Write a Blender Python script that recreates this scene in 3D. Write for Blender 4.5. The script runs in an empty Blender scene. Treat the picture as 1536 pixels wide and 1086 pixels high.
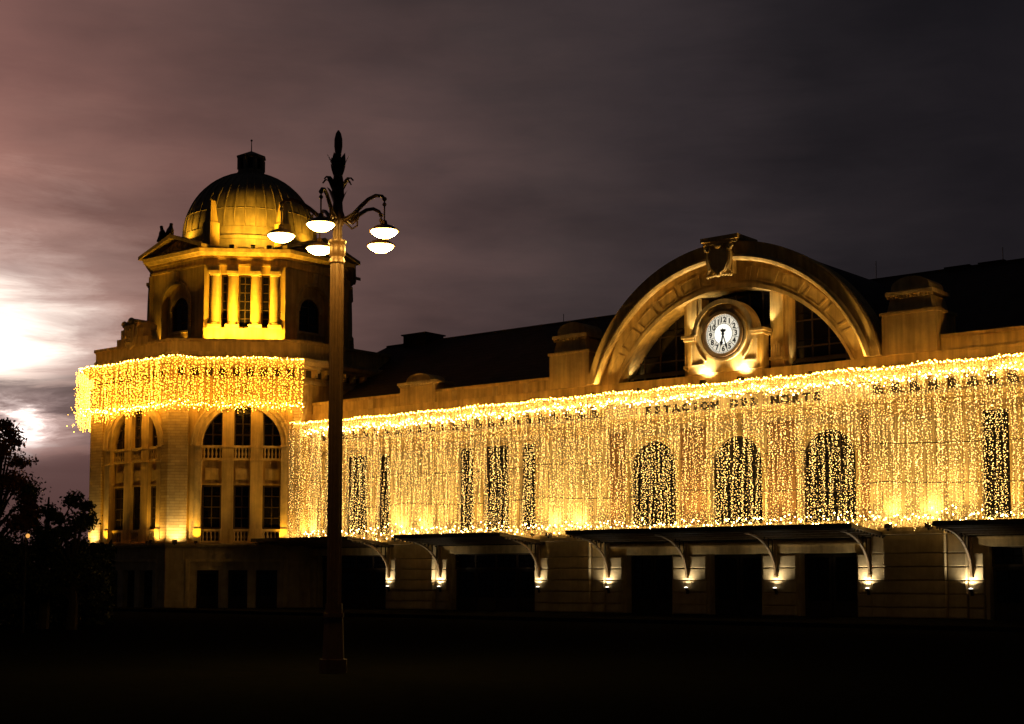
import bpy, bmesh, math, random
import numpy as np
from math import sin, cos, pi, radians, atan, atan2, sqrt, tan
from mathutils import Vector, Matrix
random.seed(7); rng = np.random.default_rng(7)
scene = bpy.context.scene
COL = scene.collection

# ------------------------------------------------------------------ camera
F, CX, PITCH, YH, EYE = 2220.0, 768.0, radians(4.7), 868.0, 1.7     # in pixels of the 1536 x 1086 photograph
CY = YH - F * tan(PITCH)
cam = bpy.data.cameras.new('camera'); cam_ob = bpy.data.objects.new('camera', cam); COL.objects.link(cam_ob)
cam.sensor_fit = 'HORIZONTAL'; cam.sensor_width = 36.0; cam.lens = 36.0 * F / 1536.0
cam.shift_y = (CY - 543.0) / 1536.0
cam.clip_start = 0.1; cam.clip_end = 5000
cam_ob.location = (0, 0, EYE); cam_ob.rotation_euler = (pi / 2 + PITCH, 0, 0)
scene.camera = cam_ob

# ------------------------------------------------------------------ view
scene.view_settings.view_transform = 'Standard'; scene.view_settings.look = 'None'
scene.view_settings.exposure = 0.0; scene.view_settings.gamma = 1.0; scene.view_settings.use_curve_mapping = False
scene.render.engine = 'CYCLES'
cy = scene.cycles
cy.use_denoising = True
try: cy.denoiser = 'OPENIMAGEDENOISE'; cy.denoising_input_passes = 'RGB_ALBEDO_NORMAL'
except Exception: pass
cy.max_bounces = 5; cy.diffuse_bounces = 3; cy.glossy_bounces = 2; cy.sample_clamp_indirect = 6.0
cy.use_light_tree = True; cy.caustics_reflective = False; cy.caustics_refractive = False

# ------------------------------------------------------------------ world: dusk sky, sunset low behind the tower
SUN_AZ, SUN_EL = radians(-19.8), radians(8.6)
world = bpy.data.worlds.new('World'); scene.world = world; world.use_nodes = True
def build_world():
    nt = world.node_tree; N = nt.nodes; L = nt.links; N.clear()
    def nd(t, **k):
        n = N.new(t)
        for a, v in k.items(): setattr(n, a, v)
        return n
    def mth(op, a, b=None, c=None):
        n = nd('ShaderNodeMath', operation=op)
        for i, v in enumerate((a, b, c)):
            if v is None: continue
            if isinstance(v, (int, float)): n.inputs[i].default_value = v
            else: L.new(v, n.inputs[i])
        return n.outputs[0]
    def ramp(fac, stops, interp='LINEAR'):
        n = nd('ShaderNodeValToRGB'); cr = n.color_ramp; cr.interpolation = interp
        while len(cr.elements) > 1: cr.elements.remove(cr.elements[-1])
        cr.elements[0].position = stops[0][0]; cr.elements[0].color = (*stops[0][1], 1)
        for p, c in stops[1:]:
            e = cr.elements.new(p); e.color = (*c, 1)
        L.new(fac, n.inputs[0]); return n.outputs[0]
    def mix(bt, fac, a, b):
        n = nd('ShaderNodeMix', data_type='RGBA', blend_type=bt)
        for i, v in ((0, fac), (6, a), (7, b)):
            if isinstance(v, (int, float)): n.inputs[i].default_value = v
            elif isinstance(v, tuple): n.inputs[i].default_value = (*v, 1)
            else: L.new(v, n.inputs[i])
        return n.outputs[2]
    tc = nd('ShaderNodeTexCoord'); sep = nd('ShaderNodeSeparateXYZ'); L.new(tc.outputs['Generated'], sep.inputs[0])
    x, y, z = sep.outputs
    az = mth('ARCTAN2', x, y); el = mth('ARCSINE', z)                       # radians
    def angle_to(a, e):
        vm = nd('ShaderNodeVectorMath', operation='DOT_PRODUCT'); L.new(tc.outputs['Generated'], vm.inputs[0])
        vm.inputs[1].default_value = (cos(e) * sin(a), cos(e) * cos(a), sin(e))
        return mth('ARCCOSINE', mth('MINIMUM', vm.outputs['Value'], 1.0))
    # soft cloud noise on a flat layer overhead, squashed near the horizon
    zz = mth('ADD', mth('MAXIMUM', z, 0.0), 0.10)
    cb = nd('ShaderNodeCombineXYZ'); L.new(mth('DIVIDE', x, zz), cb.inputs[0]); L.new(mth('DIVIDE', y, zz), cb.inputs[1])
    n1 = nd('ShaderNodeTexNoise'); n1.inputs['Scale'].default_value = 1.5; n1.inputs['Detail'].default_value = 8; n1.inputs['Roughness'].default_value = 0.5
    L.new(cb.outputs[0], n1.inputs['Vector'])
    cb2 = nd('ShaderNodeCombineXYZ'); L.new(mth('MULTIPLY', az, 9.0), cb2.inputs[0]); L.new(mth('MULTIPLY', el, 48.0), cb2.inputs[1])
    n2 = nd('ShaderNodeTexNoise'); n2.inputs['Scale'].default_value = 1.0; n2.inputs['Detail'].default_value = 9; n2.inputs['Roughness'].default_value = 0.66
    n2.inputs['Distortion'].default_value = 0.5
    L.new(cb2.outputs[0], n2.inputs['Vector'])
    # light of the sunset falling off with the angle
    da = mth('MULTIPLY', mth('ABSOLUTE', mth('SUBTRACT', az, SUN_AZ)), 180 / pi); de = mth('MULTIPLY', mth('SUBTRACT', el, SUN_EL), 180 / pi)
    wide = mth('SQRT', mth('ADD', mth('POWER', mth('MULTIPLY', da, .55), 2.0), mth('POWER', de, 2.0)))      # the glow lies flat along the horizon
    ang = mth('MULTIPLY', angle_to(SUN_AZ, SUN_EL), 180 / pi)
    near = mth('MINIMUM', mth('MULTIPLY', ang, 1 / 9.0), 1.0)
    ang = mth('ADD', mth('MULTIPLY', ang, near), mth('MULTIPLY', wide, mth('SUBTRACT', 1.0, near)))
    ang = mth('ADD', ang, mth('MULTIPLY', mth('SUBTRACT', n2.outputs['Fac'], 0.5), 5.0))
    fac = mth('DIVIDE', ang, 60.0)
    D = lambda d: d / 60.0
    base = ramp(fac, [(D(0.0), (2.3, 2.0, 1.85)), (D(1.6), (1.30, 1.08, .92)), (D(2.7), (.70, .51, .435)), (D(4.2), (.38, .235, .195)), (D(6.6), (.215, .118, .097)),
                      (D(10), (.150, .079, .068)), (D(14), (.114, .065, .058)), (D(18), (.080, .050, .0475)), (D(22), (.054, .038, .0375)), (D(27), (.034, .0265, .0290)),
                      (D(32), (.0165, .0145, .0170)), (D(38), (.0090, .0086, .0110)), (D(60), (.0065, .0068, .0090))], 'LINEAR')
    # second opening in the clouds, lower
    a2 = mth('MULTIPLY', angle_to(radians(-18.6), radians(5.5)), 180 / pi)
    a2 = mth('ADD', a2, mth('MULTIPLY', mth('SUBTRACT', n2.outputs['Fac'], 0.5), 6.5))
    core2 = ramp(mth('DIVIDE', a2, 10.0), [(0, (2.2, 1.9, 1.75)), (.045, (1.2, 1.0, .92)), (.085, (.52, .40, .37)), (.14, (.20, .135, .125)), (.21, (.065, .04, .038)), (.33, (0, 0, 0))])
    # cloud modulation
    cl = ramp(n1.outputs['Fac'], [(.28, (.56, .57, .60)), (.5, (.95, .95, .96)), (.72, (1.42, 1.36, 1.32))])
    base = mix('MULTIPLY', 1.0, base, cl)
    # banks of dark cloud lying along the horizon
    elp = mth('ADD', mth('MULTIPLY', el, 180 / pi), mth('MULTIPLY', mth('SUBTRACT', n2.outputs['Fac'], 0.5), 3.0))
    bank = ramp(mth('DIVIDE', elp, 12.0), [(0, (.98,) * 3), (.17, (.98,) * 3), (.25, (.98,) * 3), (.36, (.96,) * 3), (.415, (.45,) * 3), (.48, (.42,) * 3), (.525, (.90,) * 3), (.60, (.88,) * 3), (.655, (.06,) * 3), (.80, (0, 0, 0))])
    dark = ramp(fac, [(D(0), (.048, .035, .038)), (D(8), (.045, .030, .032)), (D(16), (.042, .031, .034)), (D(26), (.03, .024, .027)), (D(38), (.009, .009, .011))])
    pink = ramp(mth('DIVIDE', mth('MULTIPLY', mth('ADD', az, pi), 1.0), 2 * pi), [(0, (0, 0, 0)), (.36, (0, 0, 0)), (.425, (.20, .075, .06)), (.446, (.085, .030, .024)), (.462, (.022, .007, .005)), (.48, (0, 0, 0)), (1, (0, 0, 0))], 'B_SPLINE')
    pk = ramp(mth('DIVIDE', mth('MULTIPLY', el, 180 / pi), 40.0), [(0, (1, 1, 1)), (.35, (1, 1, 1)), (.75, (.3,) * 3), (1, (0, 0, 0))])
    base = mix('ADD', 1.0, base, mix('MULTIPLY', 1.0, mix('MULTIPLY', 1.0, pink, pk), cl))
    sky = mix('MIX', bank, base, dark)
    # the lower opening shines through the gap
    under = ramp(mth('DIVIDE', elp, 12.0), [(0, (.04,) * 3), (.33, (.05,) * 3), (.375, (.35,) * 3), (.42, (1,) * 3)])      # cut off below by the cloud edge
    sky = mix('ADD', 1.0, sky, mix('MULTIPLY', 1.0, core2, under))
    # pale reddish strip right on the horizon towards the sunset
    low = ramp(mth('DIVIDE', mth('MULTIPLY', el, 180 / pi), 12.0), [(0, (.05, .018, .012)), (.20, (.06, .020, .014)), (.33, (.06, .021, .015)), (.385, (.075, .026, .018)), (.42, (0, 0, 0))])
    lowf = ramp(fac, [(D(0), (1, 1, 1)), (D(9), (.8,) * 3), (D(22), (.08,) * 3), (D(40), (0, 0, 0))])
    sky = mix('ADD', 1.0, sky, mix('MULTIPLY', 1.0, low, lowf))
    # what is left of daylight above the clouds
    st = nd('ShaderNodeTexSky', sky_type='NISHITA'); st.sun_disc = False
    st.sun_elevation = radians(-3.0); st.sun_rotation = SUN_AZ
    bg1 = nd('ShaderNodeBackground'); bg1.inputs[1].default_value = 1.0; L.new(sky, bg1.inputs[0])
    bg2 = nd('ShaderNodeBackground'); bg2.inputs[1].default_value = 0.004; L.new(st.outputs[0], bg2.inputs[0])
    ad = nd('ShaderNodeAddShader'); L.new(bg1.outputs[0], ad.inputs[0]); L.new(bg2.outputs[0], ad.inputs[1])
    out = nd('ShaderNodeOutputWorld'); L.new(ad.outputs[0], out.inputs[0])
build_world()
world.cycles.sampling_method = 'MANUAL'; world.cycles.sample_map_resolution = 512

sun = bpy.data.lights.new('sun', 'SUN'); sun.energy = 0.02; sun.angle = radians(8); sun.color = (1.0, .72, .6)
sun_ob = bpy.data.objects.new('sun', sun); COL.objects.link(sun_ob)
_sd = Vector((cos(SUN_EL) * sin(SUN_AZ), cos(SUN_EL) * cos(SUN_AZ), sin(SUN_EL)))
sun_ob.rotation_euler = _sd.to_track_quat('Z', 'Y').to_euler(); sun_ob.location = (-60, 150, 60)

# light levels, all in one place
P_PIL, P_TOWPIER, P_DRUM, P_CLOCK, P_SHOULDER = 330, 230, 2000, 800, 150
P_WASH, P_DOME, P_NICHE, P_WALL = 400, 1150, 26, 115
E_BULB, E_BULB_T, E_ROPE, E_BOWL = 6.5, 19.0, 58.0, 120.0
SODIUM = (1.0, .50, .03); WARM = (1.0, .58, .14); COOL = (1.0, .80, .46); PALE = (1.0, .70, .26)

# ------------------------------------------------------------------ materials
def mat(name, color, rough=.8, metal=0., spec=.3, noise=None, bump=None, emit=None, estr=0., brick=None, streak=0.0):
    m = bpy.data.materials.new(name); m.use_nodes = True; nt = m.node_tree; N = nt.nodes; L = nt.links
    b = N['Principled BSDF']; b.inputs['Base Color'].default_value = (*color, 1)
    b.inputs['Roughness'].default_value = rough; b.inputs['Metallic'].default_value = metal
    b.inputs['Specular IOR Level'].default_value = spec
    if emit: b.inputs['Emission Color'].default_value = (*emit, 1); b.inputs['Emission Strength'].default_value = estr
    tc = N.new('ShaderNodeTexCoord'); colout = None
    if noise:
        sc, amt = noise
        n = N.new('ShaderNodeTexNoise'); n.inputs['Scale'].default_value = sc; n.inputs['Detail'].default_value = 7; n.inputs['Roughness'].default_value = .62
        L.new(tc.outputs['Object'], n.inputs['Vector'])
        mp = N.new('ShaderNodeMapRange'); mp.inputs['From Min'].default_value = .28; mp.inputs['From Max'].default_value = .72
        mp.inputs['To Min'].default_value = 1 - amt; mp.inputs['To Max'].default_value = 1 + amt * .6
        L.new(n.outputs['Fac'], mp.inputs['Value']); val = mp.outputs[0]
        if streak:                                                         # rain streaks running down the render
            s = N.new('ShaderNodeTexNoise'); s.inputs['Scale'].default_value = 1.0; s.inputs['Detail'].default_value = 4
            mpp = N.new('ShaderNodeMapping'); mpp.inputs['Scale'].default_value = (4.5, 4.5, .35)
            L.new(tc.outputs['Object'], mpp.inputs[0]); L.new(mpp.outputs[0], s.inputs['Vector'])
            m2 = N.new('ShaderNodeMapRange'); m2.inputs['From Min'].default_value = .35; m2.inputs['From Max'].default_value = .7
            m2.inputs['To Min'].default_value = 1.0; m2.inputs['To Max'].default_value = 1 - streak
            L.new(s.outputs['Fac'], m2.inputs['Value'])
            mm = N.new('ShaderNodeMath'); mm.operation = 'MULTIPLY'; L.new(val, mm.inputs[0]); L.new(m2.outputs[0], mm.inputs[1]); val = mm.outputs[0]
        mx = N.new('ShaderNodeMix'); mx.data_type = 'RGBA'; mx.blend_type = 'MULTIPLY'; mx.inputs[0].default_value = 1.0
        mx.inputs[6].default_value = (*color, 1); L.new(val, mx.inputs[7]); colout = mx.outputs[2]
    bumpsrc = None
    if brick:
        bw, bh, mort, c2 = brick
        br = N.new('ShaderNodeTexBrick'); br.inputs['Scale'].default_value = 1.0
        br.inputs['Brick Width'].default_value = bw; br.inputs['Row Height'].default_value = bh; br.inputs['Mortar Size'].default_value = mort
        br.inputs['Color1'].default_value = (1, 1, 1, 1); br.inputs['Color2'].default_value = (*c2, 1); br.inputs['Mortar'].default_value = (.55, .5, .45, 1)
        sp = N.new('ShaderNodeSeparateXYZ'); L.new(tc.outputs['Object'], sp.inputs[0])
        ad = N.new('ShaderNodeMath'); ad.operation = 'ADD'; L.new(sp.outputs[0], ad.inputs[0]); L.new(sp.outputs[1], ad.inputs[1])
        cb = N.new('ShaderNodeCombineXYZ'); L.new(ad.outputs[0], cb.inputs[0]); L.new(sp.outputs[2], cb.inputs[1]); L.new(cb.outputs[0], br.inputs['Vector'])
        mx2 = N.new('ShaderNodeMix'); mx2.data_type = 'RGBA'; mx2.blend_type = 'MULTIPLY'; mx2.inputs[0].default_value = 1.0
        if colout: L.new(colout, mx2.inputs[6])
        else: mx2.inputs[6].default_value = (*color, 1)
        L.new(br.outputs['Color'], mx2.inputs[7]); colout = mx2.outputs[2]
        bumpsrc = br.outputs['Fac']
    if colout: L.new(colout, b.inputs['Base Color'])
    if bump or bumpsrc:
        bp = N.new('ShaderNodeBump'); bp.inputs['Distance'].default_value = .03
        if bumpsrc:
            iv = N.new('ShaderNodeMath'); iv.operation = 'SUBTRACT'; iv.inputs[0].default_value = 1; L.new(bumpsrc, iv.inputs[1])
            L.new(iv.outputs[0], bp.inputs['Height']); bp.inputs['Strength'].default_value = .8
        else:
            n = N.new('ShaderNodeTexNoise'); n.inputs['Scale'].default_value = bump[0]; n.inputs['Detail'].default_value = 5
            L.new(tc.outputs['Object'], n.inputs['Vector']); L.new(n.outputs['Fac'], bp.inputs['Height']); bp.inputs['Strength'].default_value = bump[1]
        L.new(bp.outputs[0], b.inputs['Normal'])
    return m
M = {
 'render':  mat('cream_render', (.63, .435, .165), .85, noise=(.9, .34), bump=(9, .3), streak=.45),
 'cream':   mat('cream_render_lit', (.74, .61, .38), .85, noise=(.9, .32), bump=(9, .3), streak=.35),  # paler copy of the render, the curtain's light put into its colour
 'trim':    mat('carved_stone', (.63, .46, .21), .8, noise=(2.2, .30), bump=(14, .3), streak=.35),
 'course':  mat('coursed_stone', (.56, .42, .22), .85, noise=(1.5, .25), brick=(.75, .16, .012, (.80, .76, .70))),
 'brick':   mat('red_brick', (.42, .25, .125), .9, noise=(3, .3), brick=(.24, .075, .008, (.7, .66, .6))),
 'ashlar':  mat('ashlar_stone', (.48, .36, .19), .85, noise=(1.3, .35), bump=(11, .3), streak=.2),
 'slate':   mat('slate_roof', (.060, .045, .036), .75, noise=(.8, .4), brick=(.55, .22, .02, (.8, .8, .8))),
 'zinc':    mat('dome_lead', (.30, .24, .15), .62, .0, .4, noise=(1.1, .4), bump=(5, .2), streak=.35),
 'glass':   mat('dark_glass', (.006, .005, .005), .12, 0, .35),
 'frame':   mat('window_frame', (.05, .032, .018), .55, noise=(6, .3)),
 'door':    mat('dark_wood', (.022, .014, .009), .6, noise=(5, .4)),
 'iron':    mat('black_iron', (.035, .025, .016), .5, .4, .4, noise=(8, .4)),
 'ironlit': mat('iron_lit', (.26, .17, .085), .55, .0, .4, noise=(8, .3)),  # lighter copy of the iron, lamp light put into its colour
 'post':    mat('post_paint', (.095, .048, .019), .42, .25, .5, noise=(9, .3)),
 'bronze':  mat('bronze', (.030, .020, .014), .5, .5, .4, noise=(8, .4)),
 'letter':  mat('letter_iron', (.022, .014, .008), .6),
 'numeral': mat('clock_black', (.012, .010, .008), .5),
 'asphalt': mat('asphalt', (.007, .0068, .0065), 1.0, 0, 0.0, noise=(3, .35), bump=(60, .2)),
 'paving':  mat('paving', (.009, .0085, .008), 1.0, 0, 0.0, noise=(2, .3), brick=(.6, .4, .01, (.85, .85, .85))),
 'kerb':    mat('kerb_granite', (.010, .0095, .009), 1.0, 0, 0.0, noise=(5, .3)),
 'bark':    mat('bark', (.045, .030, .020), .95, noise=(6, .4)),
 'leaf':    mat('leaf_dark', (.045, .050, .016), .75, 0, .2, noise=(.8, .4)),
 'leafb':   mat('leaf_autumn', (.180, .065, .016), .75, 0, .2, noise=(.8, .4)),
 'wire':    mat('light_wire', (.05, .04, .02), .6),
}
def emitter(name, color, s, sampling='AUTO'):
    m = mat(name, (.02, .02, .02), .5, emit=color, estr=s)
    try: m.cycles.emission_sampling = sampling
    except Exception: pass
    return m
M['bulb'] = emitter('bulb_glow', (1.0, .58, .15), E_BULB, 'NONE')
M['bulb_gold'] = emitter('bulb_glow_gold', (1.0, .43, .035), E_BULB_T, 'NONE')
M['rope'] = emitter('rope_glow', (1.0, .47, .07), E_ROPE)
M['bowl'] = emitter('lamp_bowl', (1.0, .60, .12), E_BOWL)
M['garland'] = emitter('added_garland_glow', (1.0, .62, .18), 115.0)  # for the added garlands that brighten the hall wall
M['added_garland_gold'] = emitter('added_garland_glow_gold', (1.0, .45, .045), 150.0)  # for the added garland that brightens the tower wall
M['dial'] = emitter('clock_dial', (1.0, .90, .70), .80)
M['dialc'] = emitter('clock_dial_centre', (1.0, .95, .82), 1.25)
M['lens'] = emitter('flood_lens', (1.0, .72, .25), 6.0)
M['lensw'] = emitter('wall_lamp_lens', (1.0, .90, .70), 4.0)
M['far'] = emitter('far_lamp', (1.0, .45, .10), 1.0)

# ------------------------------------------------------------------ mesh helpers
class MB:
    """Collects polygons; local points (x, y, z) with y running INTO the building; xf maps them into the thing's own space."""
    def __init__(s, xf=None): s.v = []; s.f = []; s.xf = xf or (lambda x, y, z: (x, y, z))
    def add(s, pts, faces):
        o = len(s.v); s.v += [s.xf(*p) for p in pts]; s.f += [tuple(o + i for i in f) for f in faces]
    def box(s, x0, x1, y0, y1, z0, z1):
        p = [(x0, y0, z0), (x1, y0, z0), (x1, y1, z0), (x0, y1, z0), (x0, y0, z1), (x1, y0, z1), (x1, y1, z1), (x0, y1, z1)]
        s.add(p, [(0, 1, 2, 3), (4, 7, 6, 5), (0, 4, 5, 1), (1, 5, 6, 2), (2, 6, 7, 3), (3, 7, 4, 0)])
    def prism(s, poly, y0, y1):                     # polygon in x, z extruded along y
        n = len(poly); s.add([(x, y0, z) for x, z in poly] + [(x, y1, z) for x, z in poly],
              [tuple(range(n)), tuple(range(2 * n - 1, n - 1, -1))] + [(i, i + n, (i + 1) % n + n, (i + 1) % n) for i in range(n)])
    def slab(s, poly, z0, z1, top=None):            # polygon in x, y extruded along z
        top = top or poly; n = len(poly)
        s.add([(x, y, z0) for x, y in poly] + [(x, y, z1) for x, y in top],
              [tuple(range(n))[::-1], tuple(range(n, 2 * n))] + [(i, (i + 1) % n, (i + 1) % n + n, i + n) for i in range(n)])
    def sweep(s, rows, closed=True, caps=True):     # rows: list of equal-length point loops
        n = len(rows[0]); k = len(rows); pts = [p for r in rows for p in r]; fs = []
        for a in range(k - 1):
            for i in range(n if closed else n - 1):
                j = (i + 1) % n; fs.append((a * n + i, a * n + j, (a + 1) * n + j, (a + 1) * n + i))
        if caps: fs += [tuple(range(n))[::-1], tuple((k - 1) * n + i for i in range(n))]
        s.add(pts, fs)
    def lathe(s, prof, cx=0, cy=0, n=24):           # prof: (r, z) bottom to top
        s.sweep([[(cx + r * cos(2 * pi * i / n), cy + r * sin(2 * pi * i / n), z) for i in range(n)] for r, z in prof])
    def tube(s, pts, r, n=6):
        pts = [Vector(p) for p in pts]; rr = r if isinstance(r, (list, tuple)) else [r] * len(pts); rows = []
        for i, p in enumerate(pts):
            d = (pts[min(i + 1, len(pts) - 1)] - pts[max(i - 1, 0)]).normalized()
            a = d.orthogonal().normalized() if i == 0 else (pa - d * pa.dot(d)).normalized()
            pa = a; b = d.cross(a)
            rows.append([tuple(p + (a * cos(2 * pi * k / n) + b * sin(2 * pi * k / n)) * rr[i]) for k in range(n)])
        s.sweep(rows)
    def ball(s, c, r, sx=1, sy=1, sz=1, n=10, m=6):
        rows = [[(c[0] + r * sx * sin(pi * j / m) * cos(2 * pi * i / n), c[1] + r * sy * sin(pi * j / m) * sin(2 * pi * i / n), c[2] - r * sz * cos(pi * j / m)) for i in range(n)] for j in range(m + 1)]
        rows[0] = [(p[0], p[1], p[2]) for p in [(c[0] + 1e-4 * cos(2 * pi * i / n), c[1] + 1e-4 * sin(2 * pi * i / n), c[2] - r * sz) for i in range(n)]]
        rows[-1] = [(c[0] + 1e-4 * cos(2 * pi * i / n), c[1] + 1e-4 * sin(2 * pi * i / n), c[2] + r * sz) for i in range(n)]
        s.sweep(rows)
    def arcband(s, cx, cz, r0, r1, y0, y1, a0=0., a1=pi, n=28):
        rows = []
        for i in range(n + 1):
            a = a0 + (a1 - a0) * i / n; c, d = cos(a), sin(a)
            rows.append([(cx + r0 * c, y0, cz + r0 * d), (cx + r1 * c, y0, cz + r1 * d), (cx + r1 * c, y1, cz + r1 * d), (cx + r0 * c, y1, cz + r0 * d)])
        s.sweep(rows)
    def wall(s, x0, x1, z0, z1, y0, y1, ops):       # ops: (xa, xb, za, zb, arched) ordered in x; arched: zb is the springing, round head above
        x = x0
        for a, b, za, zb, arched in sorted(ops):
            if a > x: s.box(x, a, y0, y1, z0, z1)
            if za > z0: s.box(a, b, y0, y1, z0, za)
            if not arched: s.box(a, b, y0, y1, zb, z1)
            else:
                r = (b - a) / 2; c = (a + b) / 2; n = 20
                for i in range(n):
                    t0, t1 = pi - pi * i / n, pi - pi * (i + 1) / n
                    s.prism([(c + r * cos(t0), zb + r * sin(t0)), (c + r * cos(t1), zb + r * sin(t1)), (c + r * cos(t1), z1), (c + r * cos(t0), z1)], y0, y1)
            x = b
        if x < x1: s.box(x, x1, y0, y1, z0, z1)
    def mesh(s, name, smooth=False):
        me = bpy.data.meshes.new(name); me.from_pydata(s.v, [], s.f)
        bm = bmesh.new(); bm.from_mesh(me); bmesh.ops.recalc_face_normals(bm, faces=bm.faces[:])
        if smooth:
            for f in bm.faces: f.smooth = True
            for e in bm.edges:
                if len(e.link_faces) == 2 and e.calc_face_angle(0) > radians(38): e.smooth = False
        bm.to_mesh(me); bm.free(); return me
def link(name, me, m, parent=None, loc=(0, 0, 0), rz=0):
    o = bpy.data.objects.new(name, me); COL.objects.link(o)
    if m is not None and not me.materials: me.materials.append(M[m])
    o.parent = parent; o.location = loc; o.rotation_euler = (0, 0, rz); return o
def part(name, mb, m, parent, smooth=False): return link(name, mb.mesh(name, smooth), m, parent)
def tag(o, label, cat, group=None, kind=None):
    if label: o['label'] = label
    if cat: o['category'] = cat
    if group: o['group'] = group
    if kind: o['kind'] = kind
    return o
def thing(name, label, cat, loc=(0, 0, 0), rz=0, group=None):
    o = bpy.data.objects.new(name, None); COL.objects.link(o); o.empty_display_size = .3
    o.location = loc; o.rotation_euler = (0, 0, rz); return tag(o, label, cat, group)

# ------------------------------------------------------------------ frames: the hall's facade plane (s along it, y into it)
TH = atan(F / (2718 * cos(PITCH)))
O0 = Vector((9.612, 65.0, 0.0)); TX = Vector((cos(TH), -sin(TH), 0)); IN = Vector((sin(TH), cos(TH), 0))
def HW(s, y, z): return O0 + TX * s + IN * y + Vector((0, 0, z))     # facade point -> world
TC_S, TC_Y = -35.238, 2.524                                           # tower axis in facade coordinates
def octp(ap, n=8, ph=pi / 8):
    R = ap / cos(pi / 8); return [(R * cos(ph + 2 * pi * i / n), R * sin(ph + 2 * pi * i / n)) for i in range(n)]
def face_xf(phi, ap, cx=0., cyy=0.):                                  # face with outward normal at angle phi (tower space)
    n = (cos(phi), sin(phi)); t = (-sin(phi), cos(phi))
    return lambda x, y, z: (cx + n[0] * (ap - y) + t[0] * x, cyy + n[1] * (ap - y) + t[1] * x, z)

# ------------------------------------------------------------------ the ground
def flat(name, mb, m, kind='structure'):
    o = part(name, mb, m, None); o['kind'] = kind; return o
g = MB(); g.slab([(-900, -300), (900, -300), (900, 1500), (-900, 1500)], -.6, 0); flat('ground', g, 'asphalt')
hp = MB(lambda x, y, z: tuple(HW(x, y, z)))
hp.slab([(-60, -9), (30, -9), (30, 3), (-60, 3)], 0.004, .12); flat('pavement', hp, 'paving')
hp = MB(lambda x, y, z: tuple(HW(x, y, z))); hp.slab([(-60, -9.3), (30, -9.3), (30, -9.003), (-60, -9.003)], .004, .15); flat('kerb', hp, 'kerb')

# ------------------------------------------------------------------ windows
def pane_grid(parent, xf, x0, x1, z0, ztop, y, cols, rows, zmax, name='pane', m='glass', gap=.05):
    """Panes cut one by one; ztop(x) is the height of the head of the opening."""
    w = (x1 - x0) / cols; h = (zmax - z0) / rows
    for i in range(cols):
        a, b = x0 + i * w + gap / 2, x0 + (i + 1) * w - gap / 2
        for j in range(rows):
            lo, hi = z0 + j * h + gap / 2, z0 + (j + 1) * h - gap / 2
            xs = [a + (b - a) * k / 6 for k in range(7)]
            top = [min(hi, ztop(x) - .03) for x in xs]
            keep = [(x, t) for x, t in zip(xs, top) if t > lo + .02]
            if len(keep) < 2: continue
            if all(abs(t - hi) < 1e-6 for _, t in keep): keep = [keep[0], keep[-1]]
            poly = [(keep[0][0], lo), (keep[-1][0], lo)] + keep[::-1]
            mb = MB(xf); mb.prism(poly, y, y + .02); part(name, mb, m, parent)
def window(parent, xf, x0, x1, z0, z1, y, cols, rows, arch=False, name='window'):
    """z1 is the springing when arched."""
    c = (x0 + x1) / 2; r = (x1 - x0) / 2
    zt = (lambda x: z1 + sqrt(max(0, r * r - (x - c) ** 2))) if arch else (lambda x: z1)
    zmax = z1 + r if arch else z1
    fr = MB(xf); t = .09
    fr.box(x0, x0 + t, y - .05, y + .06, z0, z1); fr.box(x1 - t, x1, y - .05, y + .06, z0, z1); fr.box(x0 + t, x1 - t, y - .05, y + .06, z0, z0 + t)
    if arch: fr.arcband(c, z1, r - t, r, y - .05, y + .06, n=16)
    else: fr.box(x0 + t, x1 - t, y - .05, y + .06, z1 - t, z1)
    w = (x1 - x0) / cols; h = (zmax - z0) / rows
    for i in range(1, cols):
        x = x0 + i * w; fr.box(x - .025, x + .025, y - .03, y + .04, z0 + t, zt(x) - t * .5)
    for j in range(1, rows):
        zz = z0 + j * h; xa, xb = x0 + t, x1 - t
        if arch and zz > z1: q = sqrt(max(.01, (r - t) ** 2 - (zz - z1) ** 2)); xa, xb = c - q, c + q
        fr.box(xa, xb, y - .026, y + .036, zz - .025, zz + .025)
    f = part(name, fr, 'frame', parent)
    pane_grid(f, xf, x0 + .02, x1 - .02, z0 + .02, zt, y, cols, rows, zmax)
    return f

# ================================================================== THE HALL
hall = thing('station_hall', 'long cream station hall with round clock arch behind the curtain of lights', 'building', tuple(O0), -TH)
S0, S1 = -26.73, 24.0
W_OPS = [(-25.79, -24.81, 4.05, 8.32, 0), (-24.11, -22.43, 4.05, 8.32, 0), (-21.73, -20.75, 4.05, 8.32, 0),
         (-15.99, -14.90, 4.05, 8.32, 0), (-14.25, -12.60, 4.05, 8.32, 0), (-11.92, -10.92, 4.05, 8.32, 0),
         (-5.35, -2.82, 4.08, 6.74, 1), (-.97, 1.61, 4.08, 6.69, 1), (3.50, 6.03, 4.08, 6.73, 1),
         (11.35, 12.50, 4.05, 8.32, 0), (13.0, 14.75, 4.05, 8.32, 0), (15.25, 16.35, 4.05, 8.32, 0)]
b = MB(); b.wall(S0, S1, 3.72, 8.7, 0, .5, W_OPS); part('upper_wall', b, 'cream', hall)
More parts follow.
